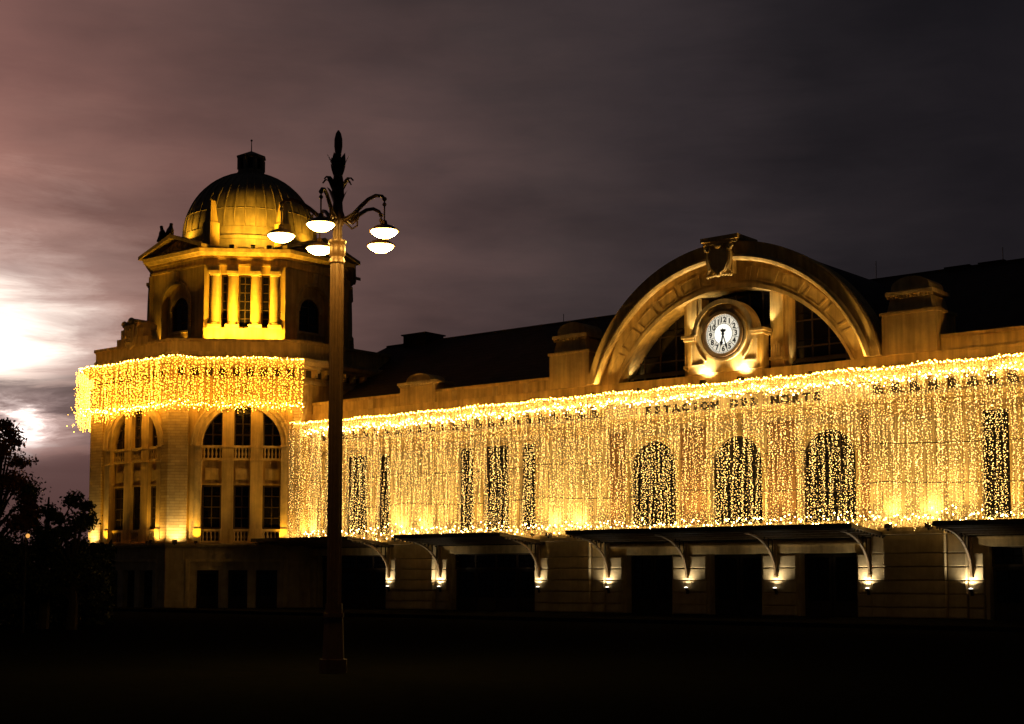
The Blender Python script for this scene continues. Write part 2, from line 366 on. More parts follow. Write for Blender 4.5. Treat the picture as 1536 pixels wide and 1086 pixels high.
for a, c_, za, zb, ar in W_OPS:
    wide = c_ - a > 1.3
    window(hall, None, a, c_, za, zb, .28, 3 if wide else 2, 5 if not ar else 6, bool(ar))
    sl = MB(); sl.box(a - .12, c_ + .12, -.10, .22, za - .14, za - .003); part('window_sill', sl, 'trim', hall)
    if ar:
        k = MB(); c = (a + c_) / 2; r = (c_ - a) / 2
        k.arcband(c, zb, r + .004, r + .22, -.07, .1, n=20); k.box(a - .22, a - .004, -.07, .1, za, zb); k.box(c_ + .004, c_ + .22, -.07, .1, za, zb)
        part('window_surround', k, 'trim', hall)
    else:
        k = MB(); k.box(a - .16, a - .004, -.06, .1, za, zb + .16); k.box(c_ + .004, c_ + .16, -.06, .1, za, zb + .16); k.box(a - .004, c_ + .004, -.06, .1, zb + .003, zb + .16)
        part('window_surround', k, 'trim', hall)
for x0, x1 in ((-2.55, -1.24), (1.88, 3.23), (-6.45, -5.62), (6.28, 6.68)):
    k = MB(); k.box(x0, x1, -.035, .1, 4.1, 8.45); part('brick_panel', k, 'brick', hall)
PIL = [(-9.88, -7.46, .38), (7.37, 9.93, .38), (-19.95, -17.35, .38), (17.4, 20.0, .38), (-26.71, -26.1, .22)]
for x0, x1, d in PIL:
    k = MB(); k.box(x0, x1, -d, .05, 3.76, 8.35); k.box(x0 - .08, x1 + .08, -d - .08, .05, 3.755, 4.05)
    k.box(x0 + .35, x1 - .35, -d - .05, -d + .02, 4.4, 8.0) if x1 - x0 > 1 else None
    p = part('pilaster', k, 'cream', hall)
    k = MB(); k.box(x0 - .1, x1 + .1, -d - .1, .05, 8.353, 8.5); k.box(x0 - .16, x1 + .16, -d - .17, .05, 8.503, 8.69); part('pilaster_capital', k, 'trim', p)
for x0, x1 in ((-7.455, -6.6), (6.72, 7.365), (-10.45, -9.885), (9.935, 10.6), (-20.5, -19.955), (-17.345, -16.8), (20.005, 20.6)):
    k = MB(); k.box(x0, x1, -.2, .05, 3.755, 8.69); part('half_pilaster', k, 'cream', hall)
# entablature
k = MB(); k.box(S0, S1, -.28, .5, 8.703, 8.9); k.box(S0, S1, -.34, .5, 8.903, 9.08); part('architrave', k, 'trim', hall)
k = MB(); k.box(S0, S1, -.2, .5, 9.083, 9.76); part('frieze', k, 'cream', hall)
vb = MB(); vb.box(-.28, .28, -.215, -.19, -.2, .2); vm = vb.mesh('frieze_vent'); vm.materials.append(M['frame'])
bk = MB(); bk.box(-.13, .13, -.62, -.19, -.16, .16); bk.box(-.13, .13, -.40, -.19, -.34, -.163); bm_ = bk.mesh('bracket'); bm_.materials.append(M['trim'])
vents = [7.21 + .80 * i for i in range(0, 17)] + [-7.1 - .80 * i for i in range(0, 24)]
for s in vents:
    link('frieze_vent', vm, None, hall, (s, 0, 9.45)); link('bracket', bm_, None, hall, (s + .4, 0, 9.60))
k = MB()
for y, z0, z1 in ((.62, 9.763, 9.95), (.74, 9.953, 10.1), (.68, 10.103, 10.27)): k.box(S0, S1, -y, .5, z0, z1)
part('cornice', k, 'trim', hall)
k = MB(); k.box(S0, S1, -.12, .6, 10.273, 10.80); part('attic_base', k, 'render', hall)
for x0, x1 in ((S0, -9.96), (9.82, S1)):
    k = MB(); k.box(x0, x1, -.02, .5, 10.803, 11.3); k.box(x0, x1, -.1, .58, 11.303, 11.45); part('parapet', k, 'render', hall)
for s in (-24.6, -22.2, -16.2, -13.5, -11.5, 11.3, 13.6, 16):
    k = MB(); k.box(s - .16, s + .16, -.06, .3, 10.803, 11.295); part('parapet_post', k, 'trim', hall)
def attic_pier(c):
    k = MB(); k.box(c - 1.18, c + 1.18, -.3, 1.6, 10.803, 12.42); k.box(c - 1.24, c + 1.24, -.36, 1.66, 12.423, 12.55); p = part('attic_pier', k, 'render', hall)
    k = MB(); k.slab([(c - .98, -.2), (c + .98, -.2), (c + .98, 1.4), (c - .98, 1.4)], 12.553, 13.15, [(c - .86, -.12), (c + .86, -.12), (c + .86, 1.3), (c - .86, 1.3)])
    for i in range(12): x = c - .92 + i * 1.84 / 11; k.box(x - .05, x + .05, -.24, -.1, 13.10, 13.22)
    k.box(c - 1.02, c + 1.02, -.28, 1.5, 13.223, 13.38); part('pier_cap', k, 'trim', p)
    k = MB(); pl = [(c - .82, 13.383), (c + .82, 13.383)] + [(c + .82 * cos(a), 13.55 + .44 * sin(a)) for a in [pi * i / 14 for i in range(15)]]
    k.prism(pl, -.12, 1.3); part('round_top', k, 'trim', p)
attic_pier(-8.66); attic_pier(8.60)
for c in (-18.7, 18.7):
    k = MB(); k.box(c - 1.23, c + 1.23, -.16, 1.2, 10.805, 11.82); p = part('pedestal', k, 'render', hall)
    k = MB(); k.box(c - 1.36, c + 1.36, -.26, 1.3, 11.823, 11.96)
    for i in range(14): x = c - 1.22 + i * 2.44 / 13; k.box(x - .05, x + .05, -.24, -.1, 11.72, 11.82)
    k.prism([(c - .86, 11.963), (c + .86, 11.963)] + [(c + .86 * cos(a), 11.99 + .42 * sin(a)) for a in [pi * i / 14 for i in range(15)]], -.1, 1.1)
    part('pedestal_top', k, 'trim', p)
# ---- the arch
ZO, RO, ZI, RI = 8.85, 7.64, 8.02, 6.55
A0o = math.asin((10.80 - ZO) / RO); A0i = math.asin((10.80 - ZI) / RI)
def AP(u, w):                                    # u along the arch 0..1 (right to left), w across it 0 inner .. 1 outer
    ao = A0o + (pi - 2 * A0o) * u; ai = A0i + (pi - 2 * A0i) * u
    return (RI * cos(ai) * (1 - w) + RO * cos(ao) * w, ZI * (1 - w) + ZO * w + RI * sin(ai) * (1 - w) + RO * sin(ao) * w)
def arch_sweep(mb, sec, u0=0., u1=1., n=56):     # sec: (w, y) loop
    n = max(2, int(n * (u1 - u0)) + 1)
    mb.sweep([[(AP(u0 + (u1 - u0) * i / n, w)[0], y, AP(u0 + (u1 - u0) * i / n, w)[1]) for w, y in sec] for i in range(n + 1)])
k = MB(); arch_sweep(k, [(0, -.05), (1, -.05), (1, 1.1), (0, 1.1)]); arch = part('arch', k, 'render', hall, True)
k = MB(); arch_sweep(k, [(.70, -.44), (1.03, -.54), (1.03, -.052), (.70, -.052)]); part('outer_moulding', k, 'render', arch, True)
k = MB(); rows = []
for i in range(61):
    u = i / 60; x, z = AP(u, .66); x2, z2 = AP(u, .76); d = Vector((x2 - x, 0, z2 - z)).normalized(); r = .15
    rows.append([(x + d.x * r * cos(t), -.50 - r * sin(t) * 1.1, z + d.z * r * cos(t)) for t in [2 * pi * q / 8 for q in range(8)]])
k.sweep(rows); part('roll_moulding', k, 'trim', arch, True)
k = MB(); arch_sweep(k, [(.0, -.10), (.10, -.10), (.10, -.052), (.0, -.052)]); part('inner_edge', k, 'trim', arch, True)
us = [.018 + (.982 - .018) * i / 12 for i in range(13)]
for i in range(12):
    if i in (5, 6): lo, hi = (us[5], .455) if i == 5 else (.545, us[7])
    else: lo, hi = us[i], us[i + 1]
    lo += .008; hi -= .008
    k = MB(); arch_sweep(k, [(.16, -.073), (.19, -.073), (.19, -.052), (.16, -.052)], lo, hi); arch_sweep(k, [(.46, -.073), (.49, -.073), (.49, -.052), (.46, -.052)], lo, hi)
    for u0, u1 in ((lo, lo + .006), (hi - .006, hi)): arch_sweep(k, [(.19, -.073), (.46, -.073), (.46, -.052), (.19, -.052)], u0, u1)
    part('arch_panel', k, 'render', arch)
k = MB(); rows = []
for i in range(41):
    a = A0o + (pi - 2 * A0o) * i / 40; rows.append([(7.6 * cos(a), 1.1, ZO + 7.6 * sin(a)), (7.6 * cos(a), 8.0, ZO + 7.6 * sin(a)), (7.3 * cos(a), 8.0, ZO + 7.3 * sin(a)), (7.3 * cos(a), 1.1, ZO + 7.3 * sin(a))])
k.sweep(rows); part('barrel_roof', k, 'slate', hall, True)
k = MB(); pl = [(-6.9, 10.8)] + [AP(1 - i / 40, .1) for i in range(41)] + [(6.9, 10.8)]; k.prism(pl, 1.25, 1.35); part('lunette_back', k, 'door', hall)
# lunette glazing
def zin(x): return ZI + sqrt(max(0, RI * RI - x * x))
lun = MB()
for x0, x1, n in ((-6.0, -2.5, 4), (-1.55, 1.92, 5), (2.82, 6.0, 4)):
    for i in range(n + 1):
        x = x0 + (x1 - x0) * i / n
        if zin(x) > 10.95: lun.box(x - .03, x + .03, .93, 1.03, 10.82, zin(x) - .02)
    for zz in (11.75, 12.9):
        q = sqrt(max(0, RI * RI - (zz - ZI) ** 2)); a, c_ = max(x0, -q), min(x1, q)
        if c_ > a: lun.box(a, c_, .94, 1.02, zz - .03, zz + .03)
lunette = part('lunette_window', lun, 'frame', hall)
for x0, x1, n in ((-5.95, -2.5, 4), (-1.55, 1.92, 5), (2.82, 5.95, 4)):
    pane_grid(lunette, None, x0, x1, 10.84, zin, .97, n, 3, 14.4)
for x0, x1, hi in ((-2.50, -1.57, 0), (1.92, 2.82, 0)):
    k = MB(); mid = (x0 + x1) / 2
    for a, c_, y in ((x0, x1, .30), (x0 + .2, x1 - .2, .18)):
        k.prism([(a, 10.82), (c_, 10.82), (c_, zin(c_) - .01), (mid, zin(mid) - .01), (a, zin(a) - .01)], y, .92 if y == .30 else .297)
    p = part('mullion_pier', k, 'render', hall)
    ks = MB(); ks.box(mid - .34, mid + .34, -.02, .17, 11.15, 11.28)
    for q in range(5): ks.box(mid - .28 + q * .12, mid - .20 + q * .12, .02, .17, 11.283, 11.95 - .12 * abs(q - 2))
    part('pier_ornament', ks, 'trim', p)
# ---- the clock's surround
k = MB(); R = 1.5; zc = 12.46
arc = [(R * cos(a), zc + R * sin(a)) for a in [pi - pi * i / 30 for i in range(31)]]
k.prism([(-1.85, 10.82), (1.85, 10.82), (1.85, 12.30), (R, 12.30)] + [(x, z) for x, z in arc[::-1]] + [(-R, 12.30), (-1.85, 12.30)], -.42, .28)
sur = part('clock_surround', k, 'render', hall, True)
for sx in (-1, 1):
    k = MB(); a, c_ = sorted((sx * 1.42, sx * 2.02)); k.box(a, c_, -.55, .29, 12.303, 12.42); a, c_ = sorted((sx * 1.42, sx * 2.10)); k.box(a, c_, -.62, .29, 12.423, 12.55); part('shoulder_ledge', k, 'trim', sur)
    k = MB()
    for (x0, z0, x1, z1) in ((1.02, 11.16, 1.70, 11.22), (1.64, 11.223, 1.70, 12.1)): a, c_ = sorted((sx * x0, sx * x1)); k.box(a, c_, -.47, -.422, z0, z1)
    aa = [atan2(11.22 - zc, 1.02), atan2(12.1 - zc, 1.42)]; a0, a1 = aa if sx > 0 else [pi - q for q in aa]
    k.arcband(0, zc, 1.44, 1.50, -.47, -.422, min(a0, a1), max(a0, a1), 10); part('panel_moulding', k, 'trim', sur)
k = MB(); k.arcband(0, zc, 1.36, 1.56, -.56, .2, 0.05, pi - .05, 32); part('surround_moulding', k, 'trim', sur, True)
k = MB(); k.arcband(0, zc, 1.10, 1.20, -.52, -.30, 0, 2 * pi, 48); part('ring_moulding', k, 'trim', sur, True)
# ---- crest over the arch
k = MB(); k.box(-.86, .86, -.70, .9, 16.46, 16.60); k.box(-.95, .95, -.76, 1.0, 16.603, 16.80); crest = part('crest', k, 'render', hall)
k = MB(); k.prism([(-.42, 16.2), (.42, 16.2), (.46, 15.6), (.30, 15.25), (0, 15.1), (-.30, 15.25), (-.46, 15.6)], -.82, -.45); part('shield', k, 'trim', crest)
k = MB(); k.box(-.62, .62, -.62, -.3, 15.10, 16.45); part('crest_block', k, 'render', crest)
k = MB()
for sx in (-1, 1):
    pts = [(sx * (.56 + .14 * cos(t) * (1 - t / 14)), -.78, 16.25 + .16 * sin(t) * (1 - t / 14)) for t in [i * .5 for i in range(18)]]; k.tube(pts, .06, 6)
    k.tube([(sx * .56, -.72, 16.1), (sx * .60, -.76, 15.7), (sx * .50, -.74, 15.3), (sx * .62, -.72, 15.12)], [.07, .08, .07, .04], 6)
    for q in range(4): k.ball((sx * (.16 + .14 * q), -.72, 15.08 - .02 * q), .07)
k.ball((0, -.74, 16.33), .17, 1.2, .8, .8); k.ball((0, -.80, 15.05), .1)
part('scroll', k, 'trim', crest, True)
# ---- lettering on the frieze
def text_mesh(ch, size, depth=.02, fat=0.0):
    cu = bpy.data.curves.new('letter', 'FONT'); cu.body = ch; cu.size = size; cu.extrude = depth; cu.offset = fat; cu.align_x = 'CENTER'; cu.resolution_u = 3
    o = bpy.data.objects.new('letter_tmp', cu); COL.objects.link(o); dg = bpy.context.evaluated_depsgraph_get()
    me = bpy.data.meshes.new_from_object(o.evaluated_get(dg)); bpy.data.objects.remove(o); me.name = 'letter'; return me
TXT = 'ESTACION DEL NORTE'; x = -4.15; stepx = 8.55 / (len(TXT) - 1); cache = {}
for ch in TXT:
    if ch != ' ':
        if ch not in cache:
            me = text_mesh(ch, .54, .03, .026); me.materials.append(M['letter'])
            bm = bmesh.new(); bm.from_mesh(me)                              # slab serifs at head and foot
            if ch not in 'OC':
                w_ = {'I': .16, 'T': .13, 'L': .17, 'E': .17, 'D': .17, 'N': .17, 'A': .2, 'S': .12, 'R': .17}.get(ch, .15)
                for zz in (0.0, .325):
                    xs = (0,) if ch in 'IT' else ((-.15, .15) if ch in 'AN' and zz == 0 else (-.13,))
                    for xx in xs:
                        if ch == 'A' and zz > 0: continue
                        bmesh.ops.create_cube(bm, size=1, matrix=Matrix.Translation((xx, zz + .014, 0)) @ Matrix.Diagonal((w_, .035, .036, 1)))
            bm.to_mesh(me); bm.free(); cache[ch] = me
        o = link('letter', cache[ch], None, hall, (x, -.225, 9.225)); o.rotation_euler = (pi / 2, 0, 0); o.scale = (1.0, .86, 1.0)
    x += stepx
# ---- ground floor
G_OPS = [(-26.2, -21.0, 0, 2.95, 0), (-16.4, -11.0, 0, 2.95, 0), (-5.58, -3.09, 0, 2.77, 0), (-1.09, 1.50, 0, 2.77, 0), (3.36, 5.97, 0, 2.77, 0), (11.55, 16.6, 0, 2.95, 0), (19.0, 21.5, 0, 2.95, 0)]
k = MB(); k.wall(S0, S1, 0.12, 3.48, 0, .6, G_OPS); part('base_wall', k, 'ashlar', hall)
k = MB(); k.box(S0, S1, -.42, .5, 3.483, 3.6); k.box(S0, S1, -.5, .5, 3.603, 3.716); part('string_course', k, 'trim', hall)
for x0, x1 in ((-9.9, -7.4), (7.35, 9.95), (-19.97, -17.33), (17.4, 20)):
    k = MB(); k.box(x0 - .1, x1 + .1, -.72, 0, 3.47, 3.6); k.box(x0 - .16, x1 + .16, -.80, 0, 3.603, 3.75); part('pier_ledge', k, 'trim', hall)
for a, c_, z in ((-26.5, -20.7, 2.95), (-16.75, -10.7, 2.95), (-6.4, 6.55, 2.77), (11.2, 16.9, 2.95)):
    k = MB(); k.box(a, c_, -.14, .2, z + .003, z + .34); k.box(a - .02, c_ + .02, -.22, .2, z + .343, z + .40); part('lintel', k, 'trim', hall)
# rusticated stones of the piers
smesh = {}
def stone(x0, x1, d, z0, z1):
    key = (round(x1 - x0, 2), d, round(z1 - z0, 2))
    if key not in smesh:
        w, h = (x1 - x0) / 2, (z1 - z0) / 2; e = .025; mb = MB()
        mb.sweep([[(-w, .02, -h), (w, .02, -h), (w, .02, h), (-w, .02, h)], [(-w, -d + e, -h), (w, -d + e, -h), (w, -d + e, h), (-w, -d + e, h)],
                  [(-w + e, -d, -h + e), (w - e, -d, -h + e), (w - e, -d, h - e), (-w + e, -d, h - e)]])
        smesh[key] = mb.mesh('stone'); smesh[key].materials.append(M['ashlar'])
    link('stone', smesh[key], None, hall, ((x0 + x1) / 2, 0, (z0 + z1) / 2))
courses = [.13, .55, 1.09, 1.63, 2.17, 2.71, 3.46]
PIERS = [(-20.85, -20.02, .22), (-19.97, -17.33, .45), (-17.28, -16.55, .22), (-10.85, -9.95, .22), (-9.9, -7.4, .45), (-7.35, -6.65, .30), (-6.6, -5.72, .22),
         (-2.95, -1.23, .16), (1.64, 3.22, .16), (6.11, 6.72, .22), (6.76, 7.30, .30), (7.35, 9.95, .45), (10.0, 10.75, .30), (10.79, 11.4, .2), (16.75, 17.35, .25), (-26.7, -26.35, .2)]
for x0, x1, d in PIERS:
    for i in range(len(courses) - 1):
        lo, hi = courses[i] + .018, courses[i + 1] - .018
        if d <= .22 and i == 5: hi = 2.76
        if hi - lo > .1: stone(x0, x1, d, lo, hi)
# doors in the openings
def door_leaf(x0, x1, zt, y, parent=hall, xf=None):
    k = MB(xf); t = .12
    k.box(x0, x0 + t, y, y + .06, .13, zt); k.box(x1 - t, x1, y, y + .06, .13, zt); k.box(x0 + t, x1 - t, y, y + .06, .13, .75); k.box(x0 + t, x1 - t, y, y + .06, zt - t, zt)
    d = part('door', k, 'door', parent)
    pane_grid(d, xf, x0 + t, x1 - t, .75, lambda x: zt, y + .02, 2, 3, zt - t, gap=.06)
    k = MB(xf); k.tube([(x1 - t * .5, y - .02, 1.0), (x1 - t * .5, y - .06, 1.05), (x1 - t * .5, y - .06, 1.35), (x1 - t * .5, y - .02, 1.4)], .015, 5); part('handle', k, 'iron', d)
for a, c_, z0, zt, ar in G_OPS:
    n = 2 if c_ - a < 3 else 4; tr = zt - .75 if c_ - a > 3 else zt
    for i in range(n):
        w = (c_ - a) / n; door_leaf(a + i * w + .03, a + (i + 1) * w - .03, tr - .04, .35)
    if tr < zt:
        k = MB(); k.box(a, c_, .30, .40, tr - .03, tr + .05); k.box(a, c_, .3, .4, zt - .06, zt)
        for i in range(n + 1): x = a + (c_ - a) * i / n; k.box(max(a, x - .05), min(c_, x + .05), .305, .395, tr + .053, zt - .063)
        tw = part('transom_window', k, 'frame', hall); pane_grid(tw, None, a, c_, tr + .05, lambda x: zt - .06, .34, n * 3, 2, zt - .06, gap=.05)
    k = MB(); k.box(a, c_, .55, .60, .13, zt); part('door_backing', k, 'door', hall)
# ---- roof and the rest of the volume
k = MB(); RZ = 15.78
k.add([(S0 - 4, .55, 11.0), (S1, .55, 11.0), (S1, 8, RZ), (-28.8, 8, RZ), (S0 - 4, 15.5, 11.0), (S1, 15.5, 11.0), (-31.5, 8, 15.1)], [(0, 1, 2, 3), (3, 2, 5, 4), (0, 3, 6), (3, 4, 6), (1, 5, 2), (0, 6, 4, 5, 1)])
roof = part('roof', k, 'slate', hall)
k = MB(); k.box(-28.8, S1, 7.9, 8.1, RZ - .06, RZ + .06)
for s in (6.7, 8.3, -9.3): k.box(s, s + 1.2, 7.85, 8.15, RZ + .063, RZ + .12)
part('ridge_cap', k, 'slate', roof)
k = MB(); k.box(-27.1, -25.3, 7.6, 9.2, 15.3, 16.22); k.box(-27.2, -25.2, 7.5, 9.3, 16.223, 16.3); part('chimney', k, 'slate', roof)
for s, z in ((-15.3, .5), (3.3, .9), (9.4, .7)):
    k = MB(); k.tube([(s, 8, RZ), (s, 8, RZ + z)], .02, 5); part('lightning_rod', k, 'iron', roof)
k = MB(); k.box(S0, S1, 15.0, 15.5, .12, 11); k.box(S1 - .5, S1, .6, 15, .12, 10.99); part('rear_wall', k, 'render', hall)

# ================================================================== THE CLOCK
clock = thing('wall_clock', 'round white illuminated clock with black numerals in the middle of the arch', 'clock', tuple(HW(0, -.40, 12.46)), -TH)
k = MB(); k.prism([(.90 * cos(2 * pi * i / 48), .90 * sin(2 * pi * i / 48)) for i in range(48)], -.06, -.02); part('dial', k, 'dial', clock)
k = MB(); k.prism([(.455 * cos(2 * pi * i / 40), .455 * sin(2 * pi * i / 40)) for i in range(40)], -.066, -.061); part('dial_centre', k, 'dialc', clock)
k = MB(); k.arcband(0, 0, .88, 1.02, -.16, .0, 0, 2 * pi, 48); part('bezel', k, 'ironlit', clock, True)
k = MB(); k.arcband(0, 0, .455, .475, -.068, -.06, 0, 2 * pi, 48); k.arcband(0, 0, .80, .812, -.068, -.06, 0, 2 * pi, 48)
for i in range(60):
    a = 2 * pi * i / 60; ca, sa = cos(a), sin(a); w = .009 if i % 5 else .016
    k.prism([(r * ca - q * sa, r * sa + q * ca) for r, q in ((.825, -w), (.87, -w), (.87, w), (.825, w))], -.068, -.06)
for i in range(12):
    a = 2 * pi * (i + .5) / 12; ca, sa = cos(a), sin(a); w = .010
    k.prism([(r * ca - q * sa, r * sa + q * ca) for r, q in ((.475, -w), (.80, -w), (.80, w), (.475, w))], -.067, -.0605)
part('minute_track', k, 'numeral', clock)
for i in range(1, 13):
    me = text_mesh(str(i), .33, .004, .012); me.materials.append(M['numeral']); a = pi / 2 - 2 * pi * i / 12
    o = link('numeral', me, None, clock, (.645 * cos(a), -.068, .645 * sin(a) - .115)); o.rotation_euler = (pi / 2, 0, 0)
def hand(name, deg, ln, w, y):
    a = radians(90 - deg); ca, sa = cos(a), sin(a)
    pr = [(-.22, w * .5), (-.24, w * 1.6), (-.14, w * 1.8), (-.1, w * .6), (ln * .55, w * .7), (ln * .66, w * 1.7), (ln * .8, w * .8), (ln, .005)]
    pl = [(r, q) for r, q in pr] + [(r, -q) for r, q in pr[::-1]]
    k = MB(); k.prism([(r * ca - q * sa, r * sa + q * ca) for r, q in pl], y, y + .012); part(name, k, 'numeral', clock)
hand('hour_hand', 193.5, .58, .055, -.088); hand('minute_hand', 163, .80, .036, -.104)
k = MB(); k.prism([(.06 * cos(2 * pi * i / 16), .06 * sin(2 * pi * i / 16)) for i in range(16)], -.118, -.062); part('hub', k, 'numeral', clock)

# ================================================================== CANOPIES
def canopy(x0, x1, feet, label, yj=0.0):
    t = thing('canopy', label, 'canopy', tuple(HW((x0 + x1) / 2, 0, 0)), -TH, 'glass and iron canopies over the doors')
    h = (x1 - x0) / 2; PR = 3.4; ZF, ZB = 3.80, 3.46
    zr = lambda y: ZB + (ZF - ZB) * (-y) / PR                    # y negative outwards
    k = MB(); k.box(-h, h, -PR, -PR + .08, ZF - .13, ZF + .06); k.box(-h, h, -.12, -.02, ZB - .12, ZB + .04); part('fascia', k, 'iron', t)
    for sx in (-h, h - .06):
        k = MB(); k.add([(sx, -PR + .083, ZF - .12), (sx + .06, -PR + .083, ZF - .12), (sx + .06, -.123, ZB - .11), (sx, -.123, ZB - .11), (sx, -PR + .083, ZF + .05), (sx + .06, -PR + .083, ZF + .05), (sx + .06, -.123, ZB + .04), (sx, -.123, ZB + .04)],
                         [(0, 3, 2, 1), (4, 5, 6, 7), (0, 1, 5, 4), (1, 2, 6, 5), (2, 3, 7, 6), (3, 0, 4, 7)]); part('side_beam', k, 'iron', t)
        k = MB()
        for i in range(11):
            y = -.35 - i * .27; k.box(sx + .01, sx + .05, y - .04, y + .04, zr(y) - .20, zr(y) - .125)
        part('fringe', k, 'iron', t)
    for i in range(4):
        y = -.75 - i * .72; k = MB(); k.box(-h + .063, h - .063, y - .09, y + .09, zr(y) - .14, zr(y) - .02); part('slat', k, 'ironlit', t)
    n = max(4, int((x1 - x0) / 1.0)); w = (2 * h - .12) / n
    for i in range(n):
        a = -h + .06 + i * w + .02; c_ = a + w - .04; k = MB()
        k.add([(a, -PR + .09, zr(-PR) + .0), (c_, -PR + .09, zr(-PR) + .0), (c_, -.13, ZB), (a, -.13, ZB), (a, -PR + .09, ZF + .03), (c_, -PR + .09, ZF + .03), (c_, -.13, ZB + .03), (a, -.13, ZB + .03)],
              [(0, 3, 2, 1), (4, 5, 6, 7), (0, 1, 5, 4), (1, 2, 6, 5), (2, 3, 7, 6), (3, 0, 4, 7)]); part('roof_panel', k, 'iron', t)
    c = (x0 + x1) / 2
    for f in feet:
        x = f - c; k = MB(); pts = []
        for i in range(17):                                        # quarter ellipse from the wall foot out to the front edge
            a = pi / 2 * i / 16; pts.append((-.30 - 2.55 * (1 - cos(a)), 1.92 + (zr(-2.6) - .12 - 1.92) * sin(a)))
        rows = []
        for i, (y, z) in enumerate(pts):
            wd = .045; th = .09 - .02 * i / 16; j = min(i + 1, 16); p = max(i - 1, 0); dy, dz = pts[j][0] - pts[p][0], pts[j][1] - pts[p][1]; l = sqrt(dy * dy + dz * dz); ny, nz = dz / l, -dy / l
            rows.append([(x - wd, y - ny * th / 2, z - nz * th / 2), (x + wd, y - ny * th / 2, z - nz * th / 2), (x + wd, y + ny * th / 2, z + nz * th / 2), (x - wd, y + ny * th / 2, z + nz * th / 2)])
        k.sweep(rows); k.box(x - .05, x + .05, -.32, -.22, 1.88, 3.34); k.box(x - .07, x + .07, -.34, -.2, 1.74, 1.877)
        br = part('bracket', k, 'ironlit', t)
        k = MB()
        for i in range(3): y = -.5 - i * .33; k.box(x - .02, x + .02, y - .025, y + .025, 1.92 + 1.5 * sin(math.acos(max(0, min(1, 1 - (-y - .30) / 2.55)))) + .06, zr(y) - .11)
        part('infill', k, 'iron', br)
    return t
canopy(-27.9, -20.45, [-26.95, -20.58], 'dark iron door canopy beside the tower, its front crossed by the lamp post')
canopy(-17.2, -10.35, [-16.96, -10.55], 'short dark iron door canopy between the lamp post and the three-door canopy')
canopy(-6.55, 7.46, [-6.45, -2.14, 2.32, 6.66], 'widest dark iron canopy on four curved brackets over the three doors below the clock')
canopy(10.75, 17.2, [10.95, 16.9], 'dark iron canopy cut off by the edge of the photo, over the lit transom panes')

